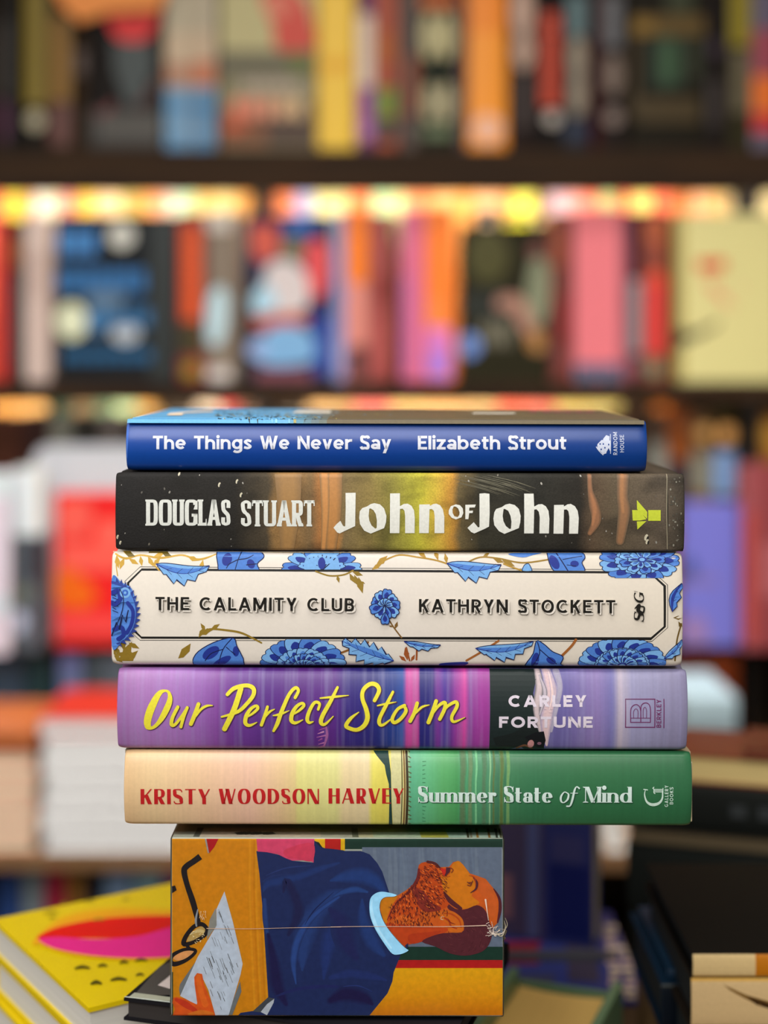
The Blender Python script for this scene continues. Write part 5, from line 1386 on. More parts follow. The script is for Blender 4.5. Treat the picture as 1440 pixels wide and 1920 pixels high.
# ------------------------------------------------------------------ upper shelf
YF = 2.07
UP = 'books standing on the upper shelf'
B1 = 279
row1 = [
 (0, 18, -20, '#3c3834', 'dark grey book at the left edge of the upper shelf', [('r', 0, 190, 14, 262, '#6a3c5c'), ('r', 0, 40, 16, 180, '#4c4844')]),
 (19, 42, -10, '#0c0a0a', 'black book beside the olive-yellow book', []),
 (44, 87, -20, '#1e1a10', 'olive-yellow book with a pale round mark near its foot', [('r', 46, -20, 85, 198, '#857408'), ('e', 66, 226, 17, 18, '#b0a890')]),
 (90, 133, -20, '#4a3418', 'brown book with a golden middle and pinkish foot', [('r', 94, 30, 131, 190, '#8c6a14'), ('r', 94, 194, 131, 272, '#6c4640')]),
 (135, 163, 20, '#3a2810', 'dark brown book beside the book with the red shape', [('r', 137, 95, 160, 140, '#5a4840')]),
 (308, 356, -20, '#b8ae98', 'left of two cream books with blue feet', [('r', 310, 60, 354, 120, '#c8b49c'), ('r', 310, 120, 354, 158, '#b48870'), ('r', 310, 165, 354, 279, '#6c9abc'), ('r', 310, 230, 354, 250, '#88aac4')]),
 (357, 405, -20, '#b4aa94', 'right of two cream books with blue feet', [('r', 359, 60, 403, 120, '#c4b098'), ('r', 359, 115, 403, 160, '#c07c5c'), ('r', 359, 165, 403, 279, '#5c8cb0'), ('r', 359, 235, 403, 255, '#7c9cb8')]),
 (594, 667, -20, '#e8c440', 'wide bright yellow book on the upper shelf', [('r', 600, 110, 660, 135, '#e0b020')]),
 (669, 701, -20, '#6c2c68', 'purple and white book beside the wide yellow book', [('r', 669, 28, 700, 162, '#dccabc'), ('r', 669, 164, 700, 262, '#a060a0'), ('e', 686, 245, 12, 14, '#bc88b4')]),
 (703, 746, -20, '#a84c1c', 'rust-red book with a greenish foot', [('r', 704, 60, 740, 120, '#b0641c'), ('r', 704, 165, 742, 222, '#7c9038'), ('r', 704, 225, 742, 262, '#3c4440')]),
 (750, 784, -20, '#5c4c44', 'grey-brown book with a copper middle', [('r', 764, 105, 784, 215, '#94583c')]),
 (786, 857, -20, '#1e281c', 'dark green book with two columns of cream marks', [('r', 788, -10, 855, 16, '#c06a1c'), ('e', 805, 68, 15, 44, '#bcb48c'), ('e', 838, 68, 16, 44, '#bcb48c'), ('e', 806, 192, 14, 38, '#a8a080'), ('e', 838, 192, 15, 38, '#b0a888'), ('r', 792, 236, 852, 258, '#6c7858')]),
 (859, 875, -10, '#5a4048', 'thin plum book beside the orange book', []),
 (877, 951, -20, '#f0a010', 'wide orange book with a pale pink foot', [('r', 879, -20, 949, 60, '#ec9420'), ('e', 914, 242, 30, 28, '#ecbca0')]),
 (954, 1004, -20, '#2c1c18', 'dark book with a pinkish white title', [('e', 980, 20, 20, 50, '#c4a898'), ('e', 982, 95, 18, 36, '#c0a494'), ('r', 970, 140, 1000, 240, '#40302c')]),
 (1007, 1056, -20, '#181210', 'black book with red-orange letters and a pale round mark', [('r', 1014, 24, 1050, 62, '#bc4820'), ('r', 1014, 66, 1050, 104, '#bc4820'), ('r', 1014, 108, 1050, 150, '#bc4820'), ('r', 1014, 154, 1050, 200, '#bc4820'), ('e', 1036, 222, 14, 14, '#c0b8b0')]),
 (1058, 1106, -20, '#2c343c', 'slate book with a teal and beige title', [('r', 1064, -10, 1102, 68, '#647c80'), ('e', 1083, 108, 17, 40, '#9c9080'), ('e', 1084, 175, 17, 44, '#988c7c'), ('r', 1062, 230, 1102, 262, '#24304c')]),
 (1108, 1126, -20, '#4a1414', 'thin dark red book on the upper shelf', []),
 (1128, 1174, -20, '#2c2220', 'dark book with grey marks and a pale round mark', [('r', 1132, -10, 1166, 88, '#6c6c70'), ('e', 1150, 140, 17, 38, '#84746a'), ('e', 1150, 220, 17, 16, '#8c7c74')]),
 (1323, 1364, -20, '#241c18', 'dark brown book beside the golden-framed cover', [('e', 1342, 90, 12, 18, '#3c283c'), ('r', 1328, 150, 1360, 235, '#382c28')]),
 (1367, 1409, -20, '#3c3820', 'olive-yellow book near the right edge of the upper shelf', [('r', 1370, -20, 1407, 86, '#968800'), ('r', 1374, 96, 1406, 210, '#706850')]),
 (1411, 1460, -20, '#6c6478', 'violet, orange and red book at the right edge', [('r', 1411, 55, 1458, 140, '#a05060'), ('r', 1411, 142, 1458, 212, '#e07c28'), ('r', 1411, 214, 1458, 248, '#c42c34')]),
]
for x0, x1, yt, hx, lab, art in row1: upright(x0, x1, yt, B1 - .5, YF, hx, lab, art, group=UP)
faceout(166, 306, 12, B1 - .5, YF - .01, '#241e1c', 'black cover with a red shape and a grey shield', [('r', 166, 205, 304, 275, '#34302c'), ('s', [(200, 14), (296, 14), (290, 50), (270, 76), (226, 76), (206, 50)], '#d01818'), ('p', [(212, 78), (284, 78), (288, 130), (262, 190), (238, 200), (214, 130)], '#454e4e'), ('p', [(296, 145), (303, 150), (265, 200), (250, 205)], '#5a2420'), ('p', [(176, 215), (214, 188), (214, 204), (190, 222)], '#6c2020')] + [('r', 188 + i * 16, 214, 199 + i * 16, 262, '#5e5a54') for i in range(7)], group=UP)
faceout(411, 592, -20, B1 - .5, YF - .01, '#8c8464', 'cover with a red and cream top and salmon lettering', [('r', 413, -20, 590, 94, '#b8b084'), ('s', [(490, -15), (560, -15), (590, 60), (586, 92), (520, 92), (512, 50)], '#c84c38'), ('e', 520, 10, 26, 22, '#d08068'), ('r', 413, 96, 590, 150, '#6e6a50'), ('s', [(540, 100), (580, 104), (580, 134), (550, 140)], '#68702c'), ('r', 413, 205, 590, 275, '#7c4c1c'), ('r', 500, 190, 590, 275, '#503820')] + [('e', 465 + i * 22, 160, 9, 12, '#b4a698') for i in range(5)] + [('e', 446 + i * 28, 203, 13, 20, c) for i, c in enumerate(['#d88468', '#d88c74', '#cf9478', '#cfa884', '#cfb48c'])] + [('e', 440, 235, 20, 14, '#b8561c')], group=UP)
faceout(1177, 1321, -20, B1 - .5, YF - .01, '#241e0c', 'dark cover with a golden frame and a green glow', [('r', 1184, 30, 1330, 66, '#6a5410'), ('e', 1206, 50, 22, 16, '#8a6c10'), ('r', 1184, 66, 1196, 220, '#4c3c0c'), ('r', 1220, 70, 1280, 165, '#27402c'), ('e', 1254, 115, 16, 44, '#3f6040'), ('r', 1290, 70, 1312, 150, '#2f3818'), ('r', 1196, 182, 1312, 230, '#4c3c08'), ('r', 1250, -20, 1300, 25, '#38401c')], group=UP)
# orange hanging card above the dark books
cs_ = bmesh.new()
P3 = [unproj(x, y, Y=2.045) for x, y in ((92, -30), (322, -30), (300, 18), (205, 24), (150, 42), (120, 16))]
f1 = [cs_.verts.new(p) for p in P3]; f2 = [cs_.verts.new(p + Vector((0, .0012, 0))) for p in P3]
cs_.faces.new(f1); cs_.faces.new(list(reversed(f2)))
for i in range(6): cs_.faces.new((f1[i], f2[i], f2[(i + 1) % 6], f1[(i + 1) % 6]))
bmesh.ops.recalc_face_normals(cs_, faces=cs_.faces)
tag(link('hanging_card', cs_, mat('#d8843c', .6)), 'orange card hanging before the dark books of the upper shelf', 'card')

# ------------------------------------------------------------------ middle shelf, front row
MID = 'books standing in front on the middle shelf'
B2 = 716
row2 = [
 (-12, 13, 407, '#c83830', 'red book at the left edge of the middle shelf', []),
 (16, 43, 412, '#2a2624', 'dark book with an ochre patch beside the red book', [('r', 19, 440, 39, 500, '#8c5810'), ('r', 19, 520, 40, 690, '#3c3c40')]),
 (45, 93, 405, '#cdbab2', 'pinkish cream book left of the blue-lettered cover', [('r', 50, 470, 88, 560, '#c4b0a8'), ('e', 69, 430, 20, 30, '#dccac2')]),
 (334, 384, 399, '#8c3028', 'orange and red book with an olive foot', [('r', 342, 420, 374, 600, '#d4601c'), ('r', 336, 604, 380, 668, '#4c4420'), ('e', 358, 695, 15, 14, '#9c8c20')]),
 (386, 446, 395, '#8a7c6c', 'grey-brown book with white bands and a pale egg shape', [('r', 388, 390, 434, 432, '#dcd4cc'), ('s', [(398, 545), (424, 545), (426, 600), (412, 645), (388, 640), (384, 600)], '#bcd4dc'), ('r', 388, 690, 432, 713, '#d4ccc8'), ('l', [(404, 440), (404, 540)], 3, '#54504c')]),
 (647, 691, 393, '#d88880', 'salmon book with an orange upper half', [('r', 649, 390, 689, 530, '#f08c20'), ('r', 652, 530, 688, 645, '#dc988c'), ('r', 652, 650, 688, 712, '#6c4444')]),
 (693, 736, 399, '#a4504c', 'brick-red book right of the salmon book', [('r', 697, 520, 732, 560, '#903c38'), ('r', 700, 600, 732, 690, '#b4605c')]),
 (738, 750, 407, '#3c2c28', 'thin dark book beside the pink book', []),
 (752, 796, 391, '#dc7898', 'pink book beside the orange book on the middle shelf', [('r', 756, 520, 770, 700, '#c478ac')]),
 (797, 853, 389, '#f88c28', 'orange book with a lavender foot', [('r', 799, 560, 832, 612, '#f49450'), ('r', 799, 614, 845, 660, '#dc88c8'), ('r', 799, 655, 845, 710, '#b888d8')]),
 (1034, 1076, 399, '#7c3c34', 'brown-red book right of the dark olive cover', [('r', 1036, 420, 1060, 500, '#a05840'), ('r', 1044, 560, 1072, 640, '#8c3434'), ('e', 1060, 670, 15, 18, '#8c4c4c')]),
 (1078, 1120, 391, '#e88890', 'left of two matching pink books with blue feet', [('r', 1080, 682, 1118, 714, '#50708c')]),
 (1121, 1163, 391, '#e88890', 'right of two matching pink books with blue feet', [('r', 1123, 682, 1161, 714, '#50708c')]),
 (1164, 1180, 397, '#a46874', 'thin mauve book beside the matching pink books', []),
 (1181, 1204, 397, '#48182c', 'dark purple book with a grey lower half', [('r', 1181, 524, 1203, 664, '#949498'), ('e', 1193, 690, 9, 18, '#8c5c64')]),
 (1206, 1252, 395, '#944c38', 'copper and red book near the cream cover', [('e', 1228, 430, 20, 28, '#bc6c48'), ('e', 1229, 532, 21, 24, '#dc5c40'), ('r', 1209, 532, 1248, 664, '#d84c48'), ('e', 1226, 690, 16, 16, '#7c8c70')]),
 (1254, 1268, 403, '#644818', 'narrow olive-brown book beside the cream cover', []),
]
for x0, x1, yt, hx, lab, art in row2: upright(x0, x1, yt, B2 - .5, YF, hx, lab, art, group=MID)
upright(624, 646, 398, B2 - .5, YF + .002, '#98a0cc', 'narrow lavender-blue book between the blue cover and the salmon book', [('e', 634, 660, 10, 30, '#a8b4e0')], group=MID)
L1 = []
for (a, b_, y0, y1, n_, c) in ((108, 186, 432, 478, 3, '#4c8cc4'), (106, 276, 505, 548, 7, '#3474a8'), (168, 286, 578, 612, 5, '#34709c'), (118, 288, 655, 678, 7, '#246890')):
    for i in range(n_):
        w_ = (b_ - a) / n_; L1.append(('r', a + i * w_, y0, a + i * w_ + w_ * .8, y1, c))
faceout(101, 332, 403, B2 - .5, YF - .012, '#24282c', 'dark cover with blocky blue lettering and pale discs', [('r', 280, 403, 332, 714, '#2c3434'), ('e', 228, 442, 24, 22, '#cfcfc8'), ('e', 134, 602, 30, 34, '#d6dac0'), ('e', 198, 560, 36, 22, '#64788a'), ('e', 180, 600, 20, 26, '#5c88b0'), ('e', 235, 625, 26, 18, '#b8c0c8')] + L1, group=MID)
faceout(460, 622, 403, B2 - .5, YF - .012, '#1c3058', 'blue cover painted with coral and pale flowers', [('r', 462, 530, 500, 714, '#14243c'), ('s', [(470, 430), (505, 420), (524, 440), (518, 480), (480, 488)], '#c8604c'), ('r', 535, 410, 590, 440, '#3c6cac'), ('e', 548, 470, 20, 20, '#8c8464'), ('s', [(575, 460), (612, 455), (618, 520), (600, 560), (575, 540)], '#d8585c'), ('s', [(500, 500), (545, 490), (576, 520), (572, 580), (500, 578)], '#d0c8c8'), ('s', [(472, 560), (500, 530), (520, 575), (480, 590)], '#b0d0e0'), ('s', [(472, 600), (520, 588), (580, 592), (560, 612), (490, 618)], '#c05c38'), ('s', [(500, 620), (560, 612), (600, 650), (580, 680), (490, 682)], '#84b0d4'), ('e', 482, 655, 18, 20, '#9cb0d8'), ('r', 590, 590, 620, 700, '#2c50a4'), ('r', 480, 692, 585, 712, '#8c5460')], group=MID)
faceout(862, 1031, 422, B2 - .5, YF - .012, '#33301c', 'dark olive cover with a pale figure and a blue disc', [('e', 915, 480, 40, 50, '#54501c'), ('r', 866, 545, 960, 600, '#242a20'), ('s', [(1000, 480), (1028, 500), (1028, 580), (1010, 610), (985, 580)], '#8c9078'), ('l', [(942, 568), (968, 570), (990, 610), (1012, 650)], [26, 30, 26, 20], '#b08878'), ('e', 1005, 640, 16, 20, '#b48850'), ('e', 1008, 470, 16, 16, '#7c4c48'), ('e', 880, 648, 20, 22, '#7c98d0')] + [('e', 912 + i * 20, 625, 8, 26, '#7c7868') for i in range(3)], group=MID)
faceout(1269, 1460, 400, B2 - .5, YF - .012, '#d8d098', 'pale cream cover with small red marks and a dark wing', [('r', 1269, 400, 1282, 712, '#b0a060'), ('p', [(1306, 488), (1360, 486), (1360, 506), (1310, 510)], '#d02820'), ('l', [(1325, 528), (1340, 548), (1366, 560)], [7, 9, 5], '#d89878'), ('l', [(1340, 525), (1352, 560), (1378, 576)], [5, 9, 4], '#dca888'), ('l', [(1385, 530), (1392, 545)], 4, '#e0b898'), ('p', [(1262, 618), (1300, 622), (1340, 606), (1350, 596), (1346, 612), (1310, 632), (1280, 646), (1266, 660)], '#1c1614')], group=MID, thick=.03)

# ------------------------------------------------------------------ middle shelf, back row: only the lit tops show above the front row
YB2 = 2.27
def near(x):
    table = [(14, 'red book at the left edge'), (44, 'dark book with the ochre patch'), (96, 'pinkish cream book'), (332, 'blue-lettered cover'), (385, 'orange and red book'), (450, 'grey-brown book'), (622, 'flower-painted blue cover'), (647, 'lavender-blue book'), (692, 'salmon book'), (737, 'brick-red book'), (752, 'thin dark book'), (797, 'pink book'), (855, 'orange book with lavender foot'), (1032, 'dark olive cover'), (1077, 'brown-red book'), (1164, 'two matching pink books'), (1205, 'dark purple book'), (1254, 'copper and red book'), (1500, 'pale cream cover')]
    for lim, s in table:
        if x < lim: return s
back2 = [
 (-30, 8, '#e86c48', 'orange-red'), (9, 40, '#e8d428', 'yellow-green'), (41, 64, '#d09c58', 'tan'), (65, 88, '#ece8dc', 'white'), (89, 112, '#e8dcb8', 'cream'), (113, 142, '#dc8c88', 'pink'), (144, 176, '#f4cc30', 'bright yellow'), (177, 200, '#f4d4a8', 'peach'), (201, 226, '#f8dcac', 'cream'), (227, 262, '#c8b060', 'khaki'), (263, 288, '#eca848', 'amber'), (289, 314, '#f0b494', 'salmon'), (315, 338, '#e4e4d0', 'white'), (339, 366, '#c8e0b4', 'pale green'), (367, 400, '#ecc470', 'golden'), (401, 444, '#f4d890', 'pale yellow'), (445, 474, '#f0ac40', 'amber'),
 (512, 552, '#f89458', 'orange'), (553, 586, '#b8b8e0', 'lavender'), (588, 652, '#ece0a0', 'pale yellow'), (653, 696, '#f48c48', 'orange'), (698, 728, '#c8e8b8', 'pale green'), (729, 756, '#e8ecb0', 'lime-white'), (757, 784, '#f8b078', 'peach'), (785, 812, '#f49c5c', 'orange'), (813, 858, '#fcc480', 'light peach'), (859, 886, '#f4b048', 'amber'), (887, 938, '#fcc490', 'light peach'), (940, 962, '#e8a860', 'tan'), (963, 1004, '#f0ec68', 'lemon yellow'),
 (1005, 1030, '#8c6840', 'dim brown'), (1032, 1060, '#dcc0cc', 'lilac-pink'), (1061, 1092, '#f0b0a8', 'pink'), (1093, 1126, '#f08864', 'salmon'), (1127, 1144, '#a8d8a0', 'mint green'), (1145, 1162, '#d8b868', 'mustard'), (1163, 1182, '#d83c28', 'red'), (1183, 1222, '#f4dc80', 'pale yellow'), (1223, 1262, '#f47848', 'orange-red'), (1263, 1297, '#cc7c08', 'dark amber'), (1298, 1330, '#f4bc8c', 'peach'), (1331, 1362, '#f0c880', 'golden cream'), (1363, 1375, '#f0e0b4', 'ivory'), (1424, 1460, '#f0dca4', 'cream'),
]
BK2 = 'lit books of the back row on the middle shelf'
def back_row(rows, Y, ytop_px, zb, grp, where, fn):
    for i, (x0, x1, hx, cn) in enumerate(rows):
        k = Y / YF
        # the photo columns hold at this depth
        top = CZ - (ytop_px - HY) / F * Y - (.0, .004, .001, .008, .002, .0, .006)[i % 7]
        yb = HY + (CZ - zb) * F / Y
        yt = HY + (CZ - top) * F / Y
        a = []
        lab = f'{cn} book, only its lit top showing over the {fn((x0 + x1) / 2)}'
        art = None  # bright ellipses on dark fields paint strip-lit highlights into these spines
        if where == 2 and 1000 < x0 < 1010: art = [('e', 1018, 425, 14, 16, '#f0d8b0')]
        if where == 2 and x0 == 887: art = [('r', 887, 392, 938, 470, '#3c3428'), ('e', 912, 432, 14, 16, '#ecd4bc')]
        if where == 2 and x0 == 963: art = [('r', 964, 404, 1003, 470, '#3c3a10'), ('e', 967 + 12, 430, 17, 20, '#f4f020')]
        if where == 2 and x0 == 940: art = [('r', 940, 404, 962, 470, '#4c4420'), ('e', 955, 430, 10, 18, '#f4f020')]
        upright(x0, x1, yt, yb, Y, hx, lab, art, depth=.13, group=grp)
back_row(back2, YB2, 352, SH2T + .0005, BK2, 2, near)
# ------------------------------------------------------------------ lower shelf: lit tops under the board, darker front row before them
back3 = [(-20, 38, '#f0b050', 'amber'), (39, 86, '#f0bc70', 'honey'), (94, 134, '#305444', 'dark green'), (135, 176, '#886c3c', 'olive-brown'), (177, 212, '#6c8460', 'sage'), (213, 256, '#ccdcac', 'pale green'), (257, 292, '#dca84c', 'golden'), (300, 366, '#4c4030', 'dim brown'), (367, 414, '#f4dcc0', 'cream'), (415, 446, '#e45450', 'red'), (447, 476, '#8c5c30', 'brown'),
 (514, 576, '#443424', 'dark brown'), (577, 660, '#dcb070', 'tan'), (661, 732, '#f08070', 'salmon'), (733, 798, '#f0c880', 'pale amber'), (799, 868, '#f0bc78', 'honey'), (869, 932, '#e8c080', 'wheat'), (933, 988, '#f87850', 'orange-red'), (989, 1042, '#f48468', 'coral'), (1043, 1104, '#e8cc74', 'straw'), (1105, 1166, '#ecd888', 'pale yellow'), (1168, 1214, '#4c3424', 'dark brown')]
def near3(x): return 'left part of the lower shelf' if x < 130 else 'lower shelf left of the divider' if x < 480 else 'lower shelf above the blue hardcover' if x < 940 else 'lower shelf right of the blue hardcover'
BK3 = 'lit books of the back row on the lower shelf'
for i, (x0, x1, hx, cn) in enumerate(back3):
    Y = 2.27
    yt = HY + (HY * 0 + (758.5 - HY)) ; yb = HY + (CZ - ZL3 - .0005) * F / Y
    upright(x0, x1, 755 + (i % 3), yb, Y, hx, f'{cn} book lit at its top under the middle board, {"left of" if x0 < 236 else "above"} the blue hardcover', None, depth=.13, group=BK3)
LOW = 'darker books in front on the lower shelf'
yb3 = 1207.5
for x0, x1, yt, hx, lab, art in [
 (-30, 40, 777, '#4c2c1c', 'dark red-brown book at the left edge of the lower shelf', []),
 (42, 92, 777, '#3c2420', 'dark brown book above the white book', []),
 (94, 138, 778, '#54524a', 'grey book with a pale disc above the rounded grey board', [('e', 112, 812, 20, 18, '#84847a')]),
 (140, 184, 777, '#34302c', 'charcoal book above the rounded grey board', []),
 (186, 234, 777, '#504a46', 'grey book left of the blue hardcover', [('e', 208, 808, 18, 20, '#6c6460')]),
 (236, 300, 778, '#3c3028', 'dark book half hidden behind the left end of the blue hardcover', []),
 (302, 366, 777, '#34281c', 'dark book hidden but for its top behind the blue hardcover', []),
 (368, 430, 775, '#302418', 'brown-black book behind the title of the blue hardcover', []),
 (432, 480, 776, '#3c2c1c', 'dark umber book left of the divider', []),
 (514, 640, 775, '#342a20', 'wide dark book right of the divider', []), (642, 770, 775, '#2c2018', 'wide black-brown book behind the middle of the blue hardcover', []),
 (772, 900, 776, '#33261c', 'wide dark brown book behind the author name', []), (902, 1040, 775, '#2c2420', 'wide charcoal book behind the right half of the blue hardcover', []), (1042, 1180, 776, '#3c2c1c', 'wide umber book behind the right end of the blue hardcover', []),
]: upright(x0, x1, yt, yb3, YF, hx, lab, art, group=LOW)
for x0, x1, yt, hx, lab, art in [
 (1182, 1214, 770, '#3c2a1c', 'brown book just right of the blue hardcover', []),
 (1216, 1252, 775, '#5c4430', 'brown book with a pale grey foot right of the blue hardcover', [('r', 1217, 830, 1251, 905, '#8c8c84')]),
 (1254, 1292, 742, '#9c5800', 'ochre book right of the blue hardcover', [('r', 1256, 862, 1290, 960, '#343040')]),
 (1294, 1336, 775, '#7c5c38', 'tan book right of the ochre book', [('e', 1322, 812, 16, 16, '#e8b874'), ('r', 1298, 850, 1334, 925, '#8c8c80')]),  # pale ellipse here and on the next book: highlights painted into the colour
 (1338, 1379, 766, '#54401c', 'book with a painted highlight disc and a light blue foot', [('r', 1340, 768, 1384, 782, '#484810'), ('e', 1364, 814, 17, 18, '#f8c07c'), ('r', 1340, 846, 1384, 930, '#8ca8d0')]),
]: upright(x0, x1, yt, yb3, YF, hx, lab, art, group='books beside the right divider')
for x0, x1, yt, hx, lab, art in [
 (1396, 1418, 872, '#b06468', 'narrow pink-red book right of the divider', [('r', 1396, 960, 1414, 1200, '#c05c54')]),
 (1420, 1470, 868, '#984c50', 'wide dull red book at the right edge', [('e', 1446, 850, 14, 20, '#503c28'), ('r', 1430, 1020, 1466, 1120, '#b46c70')]),
]: upright(x0, x1, yt, yb3, 1.96, hx, lab, art, depth=.05, group='red books at the right edge')
upright(1420, 1470, 778, yb3, YF, '#b07c30', 'amber book high at the right edge of the lower shelf', [('e', 1440, 815, 16, 22, '#e8b450')])
faceout(1276, 1386, 945, yb3, 1.985, '#8080cc', 'violet-blue cover standing right of the sharp pile', [('p', [(1278, 1060), (1296, 1040), (1310, 1070), (1300, 1096), (1276, 1096)], '#54609c'), ('r', 1278, 1082, 1346, 1096, '#8c7cb0'), ('s', [(1300, 1150), (1320, 1160), (1330, 1205), (1280, 1205), (1280, 1170)], '#9c84b4')])
# ------------------------------------------------------------------ left, on the lower board
faceout(101, 345, 925, yb3, 1.985, '#dc2424', 'bright red cover with salmon letters and an orange blob', [('s', [(112, 945), (165, 940), (170, 985), (150, 1010), (112, 1000)], '#e0685c'), ('r', 180, 975, 330, 1020, '#e86c60'), ('r', 112, 1020, 330, 1072, '#e4685c'), ('s', [(104, 1075), (130, 1065), (180, 1110), (160, 1140), (104, 1130)], '#dc7010'), ('r', 104, 1150, 330, 1190, '#e05450'), ('r', 104, 1192, 330, 1205, '#c43430')])
gb = bmesh.new()   # rounded grey board behind the red cover
Pg = [(unproj(x, y, Y=2.03)) for x, y in ([(52, 960), (52, 880)] + [(60 + 30 * (1 - math.cos(R(a))), 880 - 44 * math.sin(R(a))) for a in range(15, 91, 15)] + [(420, 836), (420, 960)])]
Pg = [Vector((p.x, p.y, p.z)) for p in Pg]
Pg[0].z = Pg[-1].z = ZL3 + .0003
f1 = [gb.verts.new(p) for p in Pg]; f2 = [gb.verts.new(p + Vector((0, .012, 0))) for p in Pg]
gb.faces.new(f1); gb.faces.new(list(reversed(f2)))
for i in range(len(Pg)): gb.faces.new((f1[i], f2[i], f2[(i + 1) % len(Pg)], f1[(i + 1) % len(Pg)]))
bmesh.ops.recalc_face_normals(gb, faces=gb.faces)
tag(link('display_board', gb, mat('#b4b8c0', .5)), 'pale grey board with a rounded corner behind the red cover', 'board')
faceout(24, 78, 880, 1004, 1.955, '#d8dcdc', 'small white upright box left of the red cover', [('r', 26, 884, 50, 1000, '#ccd8e0')], thick=.03)
faceout(-60, 17, 888, yb3, 1.935, '#d8d0dc', 'tall whitish book cut by the left edge', [('r', -60, 890, 16, 930, '#d0e0e4'), ('r', -60, 1120, 16, 1150, '#c4d4dc')], thick=.03)
upright(22, 78, 1005, yb3, 1.95, '#5c646c', 'grey-blue stand below the small white box', [('r', 26, 1100, 60, 1125, '#6c7468'), ('e', 32, 1166, 20, 22, '#b4bcd0'), ('r', 50, 1010, 76, 1090, '#3c4048')], depth=.045)
# spines standing on the counter under the lower board
CT = HY + (CZ - ZC) * F / 1.9
for x0, x1, yt, hx, lab, art in [
 (-25, 45, 1222, '#56687c', 'slate-blue book under the lower board at the left edge', []),
 (48, 96, 1222, '#38585c', 'dark teal book under the lower board', []),
 (98, 108, 1222, '#2c3438', 'thin black book left of the lavender book', []),
 (110, 152, 1222, '#9898d0', 'lavender book under the red cover', [('r', 112, 1250, 150, 1300, '#8c9cc8')]),
 (155, 190, 1222, '#68747c', 'grey book right of the lavender book', []),
 (192, 240, 1222, '#808c98', 'pale slate book behind the white stack', []),
 (242, 300, 1222, '#6c6c70', 'grey book hidden behind the sharp pile', [])]:
    upright(x0, x1, yt, HY + (CZ - ZC - .0004) * F / 2.02, 2.02, hx, lab, art, depth=.14, group='books standing on the counter')
for x0, x1, yt, hx, lab in [(1268, 1320, 1222, '#8c3c10', 'rust-brown book above the pale blue stack'), (1322, 1384, 1222, '#94480f', 'brown book beside the black divider')]:
    upright(x0, x1, yt, HY + (CZ - ZC - .0004) * F / 2.02, 2.02, hx, lab, None, depth=.14, group='brown books on the counter')
# ------------------------------------------------------------------ stacks lying on the counter
def lying(x0, x1, ytop, ybot, Y, hx, label, depth=.15, pages=None, group=None, art=None, fore=True, yaw=0.0, yslope=0, rough=.45, th=.0015):
    """flat book; fore=True: page edges face the lens, else the spine"""
    X0, X1 = (x0 - CX) / F * Y, (x1 - CX) / F * Y
    zt, zb = CZ - (ytop - HY) / F * Y, CZ - (ybot - HY) / F * Y
    T = zt - zb
    if fore: loc = (X1, Y + depth, (zt + zb) / 2); rot = (0, R(90), R(180) + yaw)
    else: loc = (X0, Y, (zt + zb) / 2); rot = (0, R(90), yaw)
    return book(label, depth, T - .0003, X1 - X0, loc, rot, hx, pages or '#e8e4dc', inset=.002, group=group, th=th, rough=rough)
ws = [(72, 1346, 1382), (80, 1383, 1417), (76, 1418, 1452), (84, 1453, 1487), (78, 1488, 1522), (74, 1523, 1558), (82, 1559, 1596.5)]
wl = ['topmost white book of the left stack, under a red cover', 'second white book from the top of the left stack', 'third white book from the top of the left stack', 'middle white book of the left stack, fourth from its top', 'white book third from the foot of the left stack', 'white book second from the foot of the left stack', 'lowest white book of the left stack on the counter']
for i, (x, a, b_) in enumerate(ws):
    lying(x, x + 330, a, b_, 1.7495, '#a82818' if i == 0 else '#dcdcdc', wl[i], pages='#f0f0f0', group='white books stacked on the counter', depth=.16, th=.0012 if i == 0 else .0008)
cl = [(1414, 1448), (1449, 1484), (1485, 1520), (1521, 1558), (1559, 1596.5)]
lying(-110, 66, 1368, 1413, 1.7495, '#9c5428', 'brown book on top of the cream stack at the left edge', pages='#9c5c34', group='cream books stacked at the left edge', fore=False)
nm_ = ['upper', 'second', 'middle', 'fourth', 'lowest']
for i, (a, b_) in enumerate(cl):
    lying(-112 + (i % 2) * 4, 62 + (i * 5) % 9, a, b_, 1.7495, '#e0a890', f'{nm_[i]} cream-paged book with pink covers in the left-edge stack', pages='#ece2c4', group='cream books stacked at the left edge', th=.0035)
# small white stack seen through the gap right of the navy book
for i, (a, b_) in enumerate([(1500, 1530), (1531, 1562), (1563, 1596.5)]):
    lying(1139, 1172, a, b_, 1.7495, '#e8e8e4', ['upper', 'middle', 'lower'][i] + ' white book glimpsed between the navy book and the dark pile', pages='#f4f4f0', group='white books glimpsed in the gap', depth=.12)
for i, (a, b_, hx, lab) in enumerate([(1308, 1372, '#98acb4', 'pale blue-grey book lying above the dark pile'), (1373, 1440, '#8c9498', 'grey book lying under the pale blue-grey book'), (1441, 1520, '#6c7478', 'slate book low in the stack behind the dark pile'), (1521, 1596.5, '#5c6468', 'lowest book of the stack behind the dark pile')]):
    lying(1282, 1382, a, b_, 1.7495, hx, lab, pages='#b0bcc0', group='books lying behind the dark pile', fore=False)
